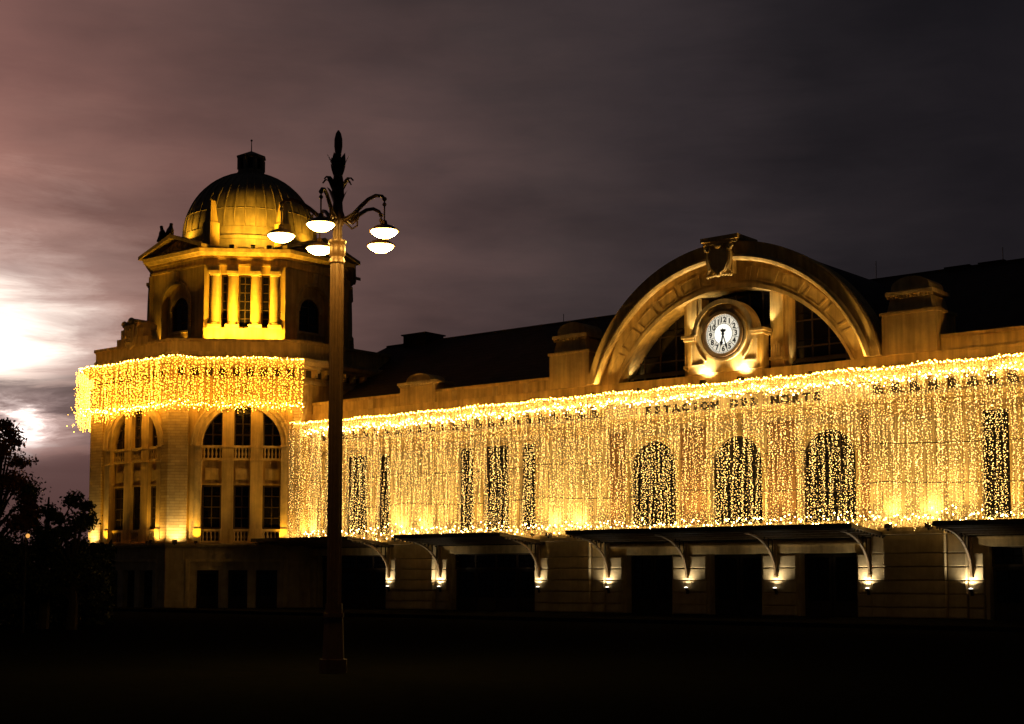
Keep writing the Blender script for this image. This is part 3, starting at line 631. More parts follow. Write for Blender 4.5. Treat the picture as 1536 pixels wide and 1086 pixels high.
# ================================================================== THE CORNER TOWER
AP0 = 8.508
tower = thing('corner_tower', 'octagonal cream corner tower with golden lit colonnade under a ribbed dome', 'tower', tuple(HW(TC_S, TC_Y, 0)), -TH)
def TW(x, y, z): return HW(TC_S + x, TC_Y + y, z)
PH = [radians(-45 + 45 * i) for i in range(8)]          # 0 front face, 1 right return, 7 left face
def slab8(mb, ap, z0, z1, ap2=None): mb.slab(octp(ap), z0, z1, octp(ap2) if ap2 else None)
k = MB(); slab8(k, AP0 - .75, .12, 3.4); part('core_wall', k, 'door', tower)
k = MB(); slab8(k, AP0 - .7, 3.62, 12.4); part('core_upper', k, 'door', tower)
HALF = AP0 * tan(pi / 8)
for i, phi in enumerate(PH):
    xf = face_xf(phi, AP0); detailed = i in (0, 7); ax = .38 if i == 0 else .47
    # base storey
    k = MB(face_xf(phi, AP0 + .1)); hb = (AP0 + .1) * tan(pi / 8)
    ops = [(-1.95, -.75, .12, 2.16, 0), (-.25, .80, .12, 2.16, 0), (1.25, 2.4, .12, 2.16, 0)] if detailed else []
    k.wall(-hb, hb, .12, 3.42, 0, .5, ops); part('base_wall', k, 'ashlar', tower)
    for a, c_, z0, zt, _ in ops: door_leaf(a + .04, c_ - .04, 2.1, .3, tower, face_xf(phi, AP0 + .1))
    if detailed:
        k = MB(face_xf(phi, AP0 + .1)); k.box(-2.5, 2.95, -.08, .05, 2.62, 2.76); k.box(-2.5, -2.3, -.08, .05, .2, 2.617); k.box(2.75, 2.95, -.08, .05, .2, 2.617); part('door_frame', k, 'trim', tower)
        for z0, z1 in zip(courses[:-1], courses[1:]):
            k = MB(face_xf(phi, AP0 + .1)); k.box(3.05, hb + .03, -.1, .05, z0 + .02, min(z1, 3.40) - .02); part('stone', k, 'ashlar', tower)
            k = MB(face_xf(phi, AP0 + .1)); k.box(-hb - .03, -2.62, -.1, .05, z0 + .02, min(z1, 3.40) - .02); part('stone', k, 'ashlar', tower)
    # main storey
    if not detailed:
        k = MB(xf); k.wall(-HALF, HALF, 3.62, 12.45, 0, .5, []); part('tower_wall', k, 'render', tower); continue
    r = 2.15; zs = 9.0
    k = MB(xf); k.wall(-HALF, HALF, 3.62, 12.45, 0, .5, [(ax - r, ax + r, 3.63, zs, 1)]); part('tower_wall', k, 'render', tower)
    for a, c_ in ((-HALF - .05, -2.52 if i == 0 else -2.46), (3.16 if i == 0 else 2.98, HALF + .05)):
        k = MB(xf); k.box(a, c_, -.13, .1, 3.66, 12.44); k.box(a - .04, c_ + .05, -.2, .1, 3.64, 3.85); part('corner_pier', k, 'course', tower)
    k = MB(xf); k.arcband(ax, zs, r + .003, r + .26, -.10, .1); k.arcband(ax, zs, r + .263, r + .58, -.18, .1); k.arcband(ax, zs, r + .50, r + .60, -.24, -.16)
    part('archivolt', k, 'trim', tower, True)
    for sx in (-1, 1):
        a, c_ = sorted((ax + sx * (r + .003), ax + sx * (r + .36))); k = MB(xf); k.box(a, c_, -.14, .1, 4.42, 8.1); k.box(a - .04, c_ + .04, -.19, .1, 8.103, 8.22); k.box(a, c_, -.12, .1, 8.223, 8.92); k.box(a - .03, c_ + .03, -.17, .1, 8.923, 9.0)
        k.box(a - .03, c_ + .03, -.19, .1, 3.66, 4.417); part('arch_pilaster', k, 'trim', tower)
    def zar(x): return zs + sqrt(max(0, r * r - (x - ax) ** 2))
    mull = [(ax - 1.06, ax - .44), (ax + .48, ax + 1.14)]
    for a, c_ in mull:
        k = MB(xf); m_ = (a + c_) / 2
        k.prism([(a, 3.64), (c_, 3.64), (c_, zar(c_) - .01), (m_, zar(m_) - .01), (a, zar(a) - .01)], .06, .6)
        k.box(a - .05, c_ + .05, .0, .1, 3.65, 4.42); k.box(a - .03, c_ + .03, .02, .1, 8.18, 8.26); k.box(a - .03, c_ + .03, .02, .1, 8.90, 9.0); part('mullion', k, 'render', tower)
    bays = [(ax - r, mull[0][0]), (mull[0][1], mull[1][0]), (mull[1][1], ax + r)]
    bal = MB(); bal.lathe([(.045, 0), (.045, .05), (.03, .08), (.06, .22), (.03, .42), (.05, .5), (.05, .55)], n=8); bal = bal.mesh('baluster', True); bal.materials.append(M['trim'])
    for a, c_ in bays:
        for z0, hgt in ((3.66, .74), (8.19, .80)):
            k = MB(xf); k.box(a + .003, c_ - .003, .10, .30, z0 + hgt - .13, z0 + hgt); p = part('balustrade', k, 'trim', tower); k = MB(xf); k.box(a + .003, c_ - .003, .10, .30, z0, z0 + .1); part('base_rail', k, 'trim', p)
            nb = 5; sc = (hgt - .24) / .55
            for q in range(nb):
                xx = a + (c_ - a) * (q + .5) / nb; pt = xf(xx, .2, z0 + .1); o = link('baluster', bal, None, p, pt, 0); o.scale = (1.15, 1.15, sc)
        k = MB(xf); k.box(a + .003, c_ - .003, .28, .5, 6.9, 8.188); k.box(a + .003, c_ - .003, .2, .5, 6.82, 6.897); bp = part('spandrel', k, 'render', tower)
        m_ = (a + c_) / 2; k = MB(xf); k.box(m_ - .38, m_ + .38, .22, .282, 7.1, 7.75); k.box(m_ - .30, m_ + .30, .19, .223, 7.18, 7.67); part('square_panel', k, 'trim', bp)
        window(tower, xf, a + .01, c_ - .01, 4.41, 6.81, .34, 2, 4)
        # upper light, cut by the arch
        k = MB(xf); t = .07
        for x in (a + t / 2, (a + c_) / 2, c_ - t / 2):
            if zar(x) - .03 > 9.2: k.box(x - t / 2, x + t / 2, .33, .43, 9.0, zar(x) - .03)
        for zz in (9.6, 10.2, 10.8):
            q = sqrt(max(0, r * r - (zz - zs) ** 2)); x0, x1 = max(a, ax - q), min(c_, ax + q)
            if x1 > x0: k.box(x0, x1, .34, .42, zz - .025, zz + .025)
        up = part('window', k, 'frame', tower); pane_grid(up, xf, a, c_, 9.0, zar, .37, 2, 4, 11.2)
k = MB(); slab8(k, AP0 + .28, 3.423, 3.52); slab8(k, AP0 + .36, 3.523, 3.617); part('string_course', k, 'trim', tower)
k = MB(); slab8(k, AP0 + .16, 12.45, 12.58); slab8(k, AP0 + .10, 12.583, 12.66); part('architrave', k, 'trim', tower)
k = MB(); slab8(k, AP0 + .02, 12.663, 13.3); part('frieze', k, 'render', tower)
vb = MB(); vb.box(-.19, .19, -.02, .02, -.2, .2); vm2 = vb.mesh('frieze_vent'); vm2.materials.append(M['frame'])
bk = MB(); bk.box(-.1, .1, -.42, .02, -.1, .1); bk.box(-.1, .1, -.26, .02, -.34, -.103); bm2 = bk.mesh('bracket'); bm2.materials.append(M['trim'])
for i in (7, 0, 1):
    xf = face_xf(PH[i], AP0 + .02)
    for q in range(9):
        tt = -2.95 + q * .74 + (.02 if i == 0 else 0)
        link('frieze_vent', vm2, None, tower, xf(tt, -.002, 13.02), PH[i] + pi / 2)
        link('bracket', bm2, None, tower, xf(tt + .37, 0, 13.18), PH[i] + pi / 2)
k = MB(); slab8(k, AP0 + .42, 13.303, 13.45); slab8(k, AP0 + .55, 13.453, 13.62, AP0 + .62); slab8(k, AP0 + .62, 13.623, 13.78); part('cornice', k, 'trim', tower)
k = MB(); slab8(k, AP0 + .02, 13.783, 14.16); slab8(k, AP0 - .06, 14.163, 14.72); slab8(k, AP0 + .05, 14.723, 14.88); part('parapet', k, 'render', tower)
# crest on the parapet of the left face
xf = face_xf(PH[7], AP0)
k = MB(xf); k.box(-1.40, 1.45, -.02, .55, 14.883, 15.25); k.box(-1.0, 1.0, -.04, .5, 15.253, 15.75)
k.prism([(-.78, 15.753), (.78, 15.753), (.74, 16.05)] + [(.62 * cos(a), 16.0 + .34 * sin(a)) for a in [pi * i / 10 for i in range(11)]] + [(-.74, 16.05)], -.02, 1.1)
crest2 = part('crest', k, 'render', tower)
k = MB(xf); k.prism([(-.42, 15.95), (.42, 15.95), (.44, 15.2), (.26, 14.75), (0, 14.55), (-.26, 14.75), (-.44, 15.2)], -.22, -.045); part('shield', k, 'trim', crest2)
k = MB(xf)
for sx in (-1, 1):
    k.tube([(sx * (.58 + .20 * cos(t) * (1 - t / 13)), -.12, 16.0 + .2 * sin(t) * (1 - t / 13)) for t in [i * .5 for i in range(16)]], .07, 6)
    k.tube([(sx * .50, -.12, 15.9), (sx * .58, -.14, 15.5), (sx * .50, -.12, 15.0), (sx * .36, -.12, 14.75)], [.05, .09, .07, .04], 6)
for q in range(9): k.ball((random.uniform(-.3, .3), -.22, random.uniform(14.9, 15.8)), .08)
k.ball((0, -.08, 16.2), .2, 1.2, .8, 1.0); part('scroll', k, 'trim', crest2, True)
# ---- drum
DX, DY = .20 * cos(radians(45)), .20 * sin(radians(45)); AD = 5.61; HD = AD * tan(pi / 8)
def off8(ap): return [(x + DX, y + DY) for x, y in octp(ap)]
k = MB(); k.slab(off8(AD - .8), 14.8, 19.5); part('drum_core', k, 'door', tower)
for i, phi in enumerate(PH):
    xf = face_xf(phi, AD, DX, DY)
    if i % 2 == 0:                                     # colonnaded faces
        k = MB(xf); k.wall(-HD, HD, 14.7, 19.55, 0, .55, [(-1.36, 1.40, 16.06, 19.12, 0)] if i in (0,) else []); dw = part('drum_wall', k, 'render', tower)
        if i in (0, 6, 2):
            for cx_ in (-1.70, -.68, .61, 1.72):
                k = MB(xf); k.lathe([(.36, 16.10), (.36, 16.2), (.30, 16.26), (.285, 16.3), (.285, 17.2), (.265, 18.2), (.24, 18.92), (.29, 18.97), (.29, 19.03)], cx_, -.16, 20); k.box(cx_ - .32, cx_ + .32, -.48, .16, 19.033, 19.2); co = part('column', k, 'trim', tower, True)
                k = MB(xf); k.box(cx_ - .38, cx_ + .38, -.56, .2, 15.935, 16.097); part('column_base', k, 'trim', co)
                k = MB(xf); k.box(cx_ - .30, cx_ + .30, -.34, .0, 19.203, 19.54); part('impost_block', k, 'trim', co)
            k = MB(xf); k.box(-2.30, 2.30, -.30, -.003, 14.7, 15.93); part('drum_plinth', k, 'render', tower)
            for a in (-2.29, 2.0): k = MB(xf); k.box(a, a + .29, -.24, .0, 15.933, 19.53); part('corner_strip', k, 'render', tower)
        if i == 0:
            for a, c_ in ((-1.36, -.98), (-.40, .36), (.90, 1.40)): window(tower, xf, a, c_, 16.07, 19.1, .40, 1 if c_ - a < .6 else 2, 6)
            k = MB(xf)
            for a, c_ in ((-.98, -.40), (.36, .90)): k.box(a, c_, .33, .5, 16.07, 19.11)
            part('drum_mullion', k, 'render', tower)
    else:                                              # pedimented faces with a niche
        wx = -.18; wr = .86
        k = MB(xf); k.wall(-HD, HD, 14.7, 19.55, 0, .55, [(wx - wr - .36, wx + wr + .36, 14.71, 17.55, 1)]); part('drum_wall', k, 'render', tower)
        k = MB(xf); k.wall(wx - wr - .34, wx + wr + .34, 14.72, 18.72, .34, .6, [(wx - wr + .06, wx + wr - .06, 16.05, 17.24, 1)]); part('niche_wall', k, 'render', tower)
        k = MB(xf); k.arcband(wx, 17.55, wr + .363, wr + .52, -.10, .05); k.box(wx - wr - .52, wx - wr - .363, -.10, .05, 14.8, 17.55); k.box(wx + wr + .363, wx + wr + .52, -.10, .05, 14.8, 17.55); k.prism([(wx - .14, 18.95), (wx + .14, 18.95), (wx + .2, 19.5), (wx - .2, 19.5)], -.16, .05); part('niche_moulding', k, 'trim', tower, True)
        k = MB(xf); k.arcband(wx, 17.24, wr - .06, wr + .06, .26, .36); k.box(wx - wr - .1, wx + wr + .1, .18, .36, 15.93, 16.047); part('niche_sill', k, 'trim', tower)
        window(tower, xf, wx - wr + .06, wx + wr - .06, 16.05, 17.24, .46, 2, 4, True)
        k = MB(xf); k.prism([(-2.5, 20.46), (2.5, 20.46), (0.02, 21.34)], -.12, 2.0); ped = part('pediment', k, 'render', tower)
        k = MB(xf)
        for sx in (-1, 1):
            k.prism([(sx * 2.92, 20.46), (0.02, 21.38), (0.02, 21.60), (sx * 2.92, 20.66)] if sx > 0 else [(sx * 2.92, 20.46), (sx * 2.92, 20.66), (0.018, 21.60), (0.018, 21.38)], -.72, 2.0)
        part('raking_cornice', k, 'trim', ped)
        k = MB(xf)
        for q in range(7): k.ball((-1.2 + q * .4, -.12, 20.75 + .28 * (1 - abs(q - 3) / 3)), .14, 1, .6, 1.2)
        part('relief', k, 'trim', ped, True)
k = MB(); k.slab(off8(AD + .14), 19.553, 19.66); k.slab(off8(AD + .06), 19.663, 19.98); k.slab(off8(AD + .2), 19.983, 20.10); part('drum_entablature', k, 'render', tower)
k = MB(); k.slab(off8(AD + .38), 20.103, 20.25, off8(AD + .5)); k.slab(off8(AD + .60), 20.253, 20.45, off8(AD + .66)); k.slab(off8(AD + .3), 20.453, 20.62); part('drum_cornice', k, 'trim', tower)
# pinnacles
for a in (-67.5, -22.5):
    x, y = DX + 5.35 * cos(radians(a)), DY + 5.35 * sin(radians(a))
    k = MB(); w = .34; k.box(x - w, x + w, y - w, y + w, 20.623, 22.2); w2 = .16
    k.slab([(x - .27, y - .27), (x + .27, y - .27), (x + .27, y + .27), (x - .27, y + .27)], 22.203, 23.5, [(x - w2, y - w2), (x + w2, y - w2), (x + w2, y + w2), (x - w2, y + w2)]); part('pinnacle', k, 'render', tower)
# dome
k = MB(); k.lathe([(4.15, 20.55), (4.15, 21.5), (4.28, 21.52), (4.28, 21.72), (4.10, 21.75), (4.06, 22.3)], 0, 0, 64); part('dome_base', k, 'zinc', tower, True)
RD = 4.02
k = MB(); k.lathe([(RD * cos(a), 22.303 + RD * 1.03 * sin(a)) for a in [pi / 2 * .9 * i / 20 for i in range(21)]], 0, 0, 96); dome = part('dome', k, 'zinc', tower, True)
rb = MB(); rb.tube([((RD + .01) * cos(a), 0, 22.303 + (RD + .01) * 1.03 * sin(a)) for a in [pi / 2 * .88 * i / 14 for i in range(15)]], .045, 5); rbm = rb.mesh('rib', True); rbm.materials.append(M['zinc'])
for i in range(40): link('rib', rbm, None, dome, (0, 0, 0), 2 * pi * i / 40)
k = MB(); rr = RD * cos(radians(16)) + .02; zz = 22.303 + RD * 1.03 * sin(radians(16)); k.lathe([(rr - .01, zz - .02), (rr + .008, zz), (rr - .015, zz + .02)], 0, 0, 96); part('dome_seam', k, 'zinc', dome)
# lantern
k = MB(); k.slab(octp(.82), 26.25, 26.50); k.slab(octp(.74), 26.503, 26.68)
for i in range(8):
    x, y = octp(.70)[i]; k.box(x - .09, x + .09, y - .09, y + .09, 26.683, 27.38)
k.slab(octp(.76), 27.383, 27.46); k.slab(octp(.86), 27.463, 27.53); lan = part('lantern', k, 'zinc', tower)
k = MB(); k.slab(octp(.58), 26.683, 27.38); part('lantern_glass', k, 'glass', lan)
k = MB(); k.slab(octp(.86), 27.533, 27.92, octp(.06)); part('lantern_roof', k, 'zinc', lan)
k = MB(); k.tube([(0, 0, 27.9), (0, 0, 28.62)], [.035, .02], 6); k.ball((0, 0, 28.6), .07); part('spike', k, 'iron', lan)

# statues beside the dome
def statue(a, r, ht, lean, label):
    x, y = DX + r * cos(radians(a)), DY + r * sin(radians(a)); p = TW(x, y, 20.6)
    t = thing('statue', label, 'statue', tuple(p), -TH + radians(a), 'pair of statues on the drum cornice')
    me = bpy.data.meshes.new('figure'); h = ht
    V = [(0, 0, 1.0), (0, 0, 1.30), (0, 0, 1.58), (lean * .5, 0, 1.72), (lean, 0, 1.86), (lean * 1.3, 0, 2.02), (.03, .27, 1.62), (.16, .37, 1.34), (.24, .26, 1.14), (.03, -.27, 1.62), (.10, -.39, 1.32), (.22, -.34, 1.08), (.0, 0, .40)]
    R_ = [.25, .21, .23, .15, .085, .15, .10, .085, .07, .10, .085, .07, .30]
    E = [(0, 1), (1, 2), (2, 3), (3, 4), (4, 5), (2, 6), (6, 7), (7, 8), (2, 9), (9, 10), (10, 11), (0, 12)]
    me.from_pydata([(v[0] * h, v[1] * h, v[2] * h) for v in V], E, [])
    o = link('figure', me, 'bronze', t); md = o.modifiers.new('skin', 'SKIN')
    if not me.skin_vertices: me.attributes and None
    for sv, rr in zip(me.skin_vertices[0].data if me.skin_vertices else [], R_): sv.radius = (rr * h, rr * h)
    sd = o.modifiers.new('sub', 'SUBSURF'); sd.levels = sd.render_levels = 1
    k = MB(); k.box(-.36, .36, -.40, .40, 0.01, .28 * h); k.box(-.40, .40, -.44, .44, .283 * h, .36 * h); part('plinth', k, 'render', t)
statue(-113, 5.6, 1.02, .06, 'dark bronze statue at the outer end of the pair beside the dome')
statue(-107.5, 5.3, 1.07, -.05, 'dark bronze statue beside the dome, the one nearer its curve')

# ================================================================== FLOODLIGHTS
def flood(p, target, power, color, size, blend, label, group, radius=.05, body=True, sc=1.0):
    p, target = Vector(p), Vector(target); d = (target - p).normalized(); q = d.to_track_quat('-Z', 'Y')
    t = thing('floodlight', label, 'floodlight', tuple(p), 0, group)
    t.scale = (sc, sc, sc); t.rotation_mode = 'QUATERNION'; t.rotation_quaternion = q
    if body:
        k = MB(); k.box(-.11, .11, -.08, .08, .02, .16); k.box(-.13, .13, -.10, -.083, -.02, .16); k.box(-.13, .13, .083, .10, -.02, .16); k.box(-.13, -.113, -.08, .08, -.02, .16); k.box(.113, .13, -.08, .08, -.02, .16); k.box(-.03, .03, -.03, .03, .163, .26); part('housing', k, 'iron', t)
        k = MB(); k.box(-.10, .10, -.07, .07, .003, .017); part('lens', k, 'lens', t)
    la = bpy.data.lights.new('flood_beam', 'SPOT'); la.energy = power; la.color = color; la.spot_size = radians(size); la.spot_blend = blend; la.shadow_soft_size = radius
    lo = bpy.data.objects.new('flood_beam', la); COL.objects.link(lo); lo.parent = t; lo.location = (0, 0, -.03)
GP = 'floodlights at the feet of the pilasters'
for s, d, lab in ((-19.55, .95, 'floodlight at the tower side of the pilaster foot between the two narrow canopies'), (-17.75, .95, 'floodlight at the clock side of the pilaster foot between the two narrow canopies'),
                  (-9.45, .95, 'floodlight at the outer foot of the pilaster left of the three arched windows'), (-7.9, .95, 'floodlight at the inner foot of the pilaster left of the three arched windows'),
                  (7.8, .95, 'floodlight at the inner foot of the pilaster right of the three arched windows'), (9.5, .95, 'brightest floodlight, at the outer foot of the pilaster right of the three arched windows'),
                  (-26.4, .8, 'floodlight at the foot of the wall where hall and tower meet')):
    flood(HW(s, -d + .08, 3.86), HW(s, -d + .42, 6.2), P_PIL, WARM, 105, 1.0, lab, GP)
for s, lab in (  # wall washers added to brighten the wall behind the curtain
    (-24.5, 'small added ledge floodlight left of the wide window nearest the tower'),
    (-22.1, 'small added ledge floodlight right of the wide window nearest the tower, behind the lamp post side'),
    (-20.3, 'small added ledge floodlight at the first narrow window right of the lamp post'),
    (-16.5, 'small added ledge floodlight left of the middle group of three tall windows'),
    (-14.6, 'small added ledge floodlight under the first gap of the middle group of three tall windows'),
    (-12.25, 'small added ledge floodlight under the second gap of the middle group of three tall windows'),
    (-10.5, 'small added ledge floodlight right of the middle group of three tall windows'),
    (-6.2, 'small added ledge floodlight at the outer jamb of the first arched window from the tower'),
    (-2.0, 'small added ledge floodlight under the brick panel between the first and second arched windows'),
    (-1.4, 'small added ledge floodlight at the near jamb of the middle arched window'),
    (1.9, 'small added ledge floodlight at the far jamb of the middle arched window'),
    (2.9, 'small added ledge floodlight under the brick panel between the second and third arched windows'),
    (6.4, 'small added ledge floodlight at the outer jamb of the third arched window'),
    (10.8, 'small added ledge floodlight left of the tall window at the photo edge'),
    (12.75, 'small added ledge floodlight right of the tall window at the photo edge'),
    (15.0, 'small added ledge floodlight beyond the photo edge, before the next window'),
    (16.8, 'small added ledge floodlight beyond the photo edge, after the last window')):
    flood(HW(s, -.80, 3.84), HW(s, -.05, 7.6), 260, WARM, 80, 1.0, lab, 'small added floodlights behind the light curtain', sc=.6)
fx0, fx7 = face_xf(PH[0], AP0), face_xf(PH[7], AP0)
TWp = lambda f, x, y, z: TW(*f(x, y, z))
GT = 'floodlights on the ledge of the tower'
flood(TWp(fx0, -3.05, -.66, 3.74), TWp(fx0, -3.05, -.13, 4.8), P_TOWPIER, PALE, 160, 1.0, 'floodlight at the foot of the broad tower pier between the two great arches', GT)
flood(TWp(fx7, -3.0, -.66, 3.74), TWp(fx7, -3.0, -.13, 4.8), P_TOWPIER * .8, PALE, 160, 1.0, 'floodlight at the foot of the outermost tower pier, nearest the trees', GT)
flood(TWp(fx7, 3.0, -.62, 3.74), TWp(fx7, 3.0, -.2, 4.9), P_TOWPIER * .5, WARM, 160, 1.0, 'floodlight round the corner of the broad tower pier, on the side of the trees', GT)
flood(TWp(fx0, 3.15, -.62, 3.74), TWp(fx0, 3.1, -.2, 4.9), P_TOWPIER * .3, WARM, 160, 1.0, 'floodlight at the foot of the tower pier beside the hall', GT)
for f_, x, lab in ((fx0, -1.95, 'floodlight at the outer foot of the great arch facing the square'), (fx0, 2.55, 'floodlight at the canopy-side foot of the great arch facing the square'), (fx7, -1.7, 'floodlight at the outer foot of the narrow-looking arch facing the trees'), (fx7, 2.45, 'floodlight at the inner foot of the narrow-looking arch facing the trees')):
    flood(TWp(f_, x, -.50, 3.72), TWp(f_, x, -.24, 6.4), 230, SODIUM, 110, 1.0, lab, GT, sc=.7)
dx = face_xf(PH[0], AD, DX, DY)
for x, lab in ((-2.06, 'added slim golden floodlight at the drum corner on the side of the trees'), (2.06, 'added slim golden floodlight at the drum corner behind the lamp post')):
    flood(TWp(dx, x * .97, -.52, 14.98), TWp(dx, x * 1.03, -.12, 17.5), 260, SODIUM, 90, 1.0, lab, 'golden floodlights under the colonnade', sc=.6)  # pair added to fill the strips that the columns shade
for x, dd, lab in ((-1.42, .86, 'first from the trees'), (-.48, 1.75, 'second from the trees'), (.48, 1.75, 'third from the trees'), (1.42, .86, 'nearest the lamp post')):
    flood(TWp(dx, x, -dd, 14.98), TWp(dx, x * 1.25, -.1, 17.4), P_DRUM * (.35 if dd < 1 else 1.0), SODIUM, 120, .9, 'golden floodlight under the columns of the drum, ' + lab, 'golden floodlights under the colonnade')
d7 = face_xf(PH[7], AD, DX, DY); d1 = face_xf(PH[1], AD, DX, DY)
flood(TWp(d7, -1.56, -.34, 14.97), TWp(d7, -1.62, -.12, 18.2), P_NICHE * 8, SODIUM, 46, .9, 'small floodlight by the niche of the drum at the outer edge of the tower', 'niche floodlights', sc=.6)
flood(TWp(d7, .15, .12, 14.97), TWp(d7, .62, .20, 16.8), P_NICHE * 3, SODIUM, 60, .9, 'small floodlight inside the niche of the drum on the side of the trees', 'niche floodlights', sc=.6)
for x, lab in ((-2.0, 'floodlight on the parapet aimed at the outer half of the pediment'), (2.0, 'floodlight on the parapet aimed at the inner half of the pediment')):
    flood(TWp(d7, x, -2.3, 14.98), TWp(d7, x * .7, -.75, 20.6), 430, SODIUM, 44, .9, lab, 'niche floodlights')
for f_, x, y, lab in ((d7, -.9, 1.0, 'added floodlight at the foot of the dome behind the pediment'), (d1, .7, 1.0, 'added floodlight at the foot of the dome behind the far pediment'), (dx, -.75, -.45, 'added floodlight at the foot of the dome beside the pinnacle'), (dx, .45, -.5, 'added floodlight at the foot of the dome above the colonnade'), (dx, 1.35, -.45, 'added floodlight at the foot of the dome behind the street lamp')):
    flood(TWp(f_, x, y, 20.62 if f_ is dx else 21.3), TWp(f_, x * .6, 2.8, 24.4), P_DOME, SODIUM, 120, 1.0, lab, 'added dome floodlights', radius=.3)  # lamps added to gild the dome in place of street lamp glare
GC = 'floodlights round the clock'
for s in (-.95, .95): flood(HW(s, -.62, 10.42), HW(s, -.25, 11.6), P_CLOCK, COOL, 110, 1.0, 'floodlight below the clock, ' + ('tower side' if s < 0 else 'far side from the tower'), GC)
for s in (-1.78, 1.95): flood(HW(s, -.1, 12.62), HW(s * 1.06, .35, 14.2), P_SHOULDER, COOL, 80, 1.0, 'small floodlight on the clock surround shoulder, ' + ('tower side' if s < 0 else 'far side from the tower'), GC)
for s, q in ((-5.6, -5.0), (3.0, 3.0), (5.6, 5.2)): flood(HW(s, .55, 10.95), HW(q, .6, 14.0), P_SHOULDER * .5, COOL, 75, 1.0, {-5.6: 'small floodlight in the arch foot on the tower side', 3.0: 'small floodlight beside the clock pier away from the tower', 5.6: 'small floodlight in the arch foot away from the tower'}[s], GC)
GA = 'added floodlights on the cornice'  # made-up fixtures, added to wash the arch with light
for s, lab in ((-6.9, 'added cornice floodlight at the tower-side foot of the arch'), (-4.3, 'added cornice floodlight under the tower-side lunette panes'), (-2.2, 'added cornice floodlight just outside the clock surround on the tower side'),
               (2.2, 'added cornice floodlight just outside the clock surround away from the tower'), (4.4, 'added cornice floodlight under the lunette panes away from the tower'), (6.8, 'added cornice floodlight at the arch foot away from the tower')):
    flood(HW(s, -.80, 10.36), HW(s * .72, -.44, 16.0), P_WASH, WARM, 75, 1.0, lab, GA, sc=.5)

# ================================================================== WALL LAMPS under the canopy brackets
wl_desc = {-26.75: 'wall lamp nearest the tower', -20.58: 'wall lamp right of the lamp post foot', -16.96: 'wall lamp under the tower-side bracket of the short canopy', -10.55: 'wall lamp under the clock-side bracket of the short canopy',
           -6.45: 'wall lamp under the first bracket of the widest canopy', -2.14: 'wall lamp between the first and second dark door', 2.32: 'wall lamp between the second and third dark door', 6.58: 'wall lamp under the last bracket of the widest canopy', 10.93: 'wall lamp at the foot of the cut-off canopy'}
WOBBLE = {-26.75: .6, -20.58: .8, -16.96: 1.1, -10.55: .7, -6.45: .85, -2.14: .75, 2.32: .9, 6.58: 1.15, 10.93: 1.35}
for s, lab in wl_desc.items():
    t = thing('wall_lamp', lab + ', white glow on the stone', 'wall lamp', tuple(HW(s, -.22, 1.15)), -TH, 'wall lamps under the canopy brackets')
    k = MB(); k.box(-.05, .05, -.04, .04, -.12, .05); k.lathe([(.055, .053), (.10, .12), (.10, .15)], 0, -.12, 10); k.tube([(0, -.02, -.02), (0, -.12, .04)], .025, 6); part('body', k, 'iron', t)
    k = MB(); k.lathe([(.085, .153), (.07, .175), (.02, .19)], 0, -.12, 10); part('lens', k, 'lensw', t)
    la = bpy.data.lights.new('lamp_beam', 'SPOT'); la.energy = P_WALL * WOBBLE.get(s, 1.0); la.color = (1.0, .88, .66); la.spot_size = radians(150); la.spot_blend = .9; la.shadow_soft_size = .04
    lo = bpy.data.objects.new('lamp_beam', la); COL.objects.link(lo); lo.parent = t; lo.location = (0, -.2, .24); lo.rotation_euler = (pi + .05, 0, 0)

# ================================================================== LIGHT CURTAINS
OCT_V = np.array([(1, 0, 0), (-1, 0, 0), (0, 1, 0), (0, -1, 0), (0, 0, 1), (0, 0, -1)], float)
OCT_F = np.array([(0, 2, 4), (2, 1, 4), (1, 3, 4), (3, 0, 4), (2, 0, 5), (1, 2, 5), (3, 1, 5), (0, 3, 5)], int)
def bulb_mesh(name, C, R, m):
    n = len(C); V = (C[:, None, :] + OCT_V[None] * R[:, None, None]).reshape(-1, 3); Fc = (OCT_F[None] + (np.arange(n) * 6)[:, None, None]).reshape(-1, 3)
    me = bpy.data.meshes.new(name); me.vertices.add(len(V)); me.vertices.foreach_set('co', V.ravel().astype(np.float32))
    me.loops.add(Fc.size); me.loops.foreach_set('vertex_index', Fc.ravel().astype(np.int32)); me.polygons.add(len(Fc))
    me.polygons.foreach_set('loop_start', np.arange(0, Fc.size, 3, dtype=np.int32)); me.polygons.foreach_set('loop_total', np.full(len(Fc), 3, np.int32))
    me.update(); me.validate(); me.materials.append(M[m]); return me
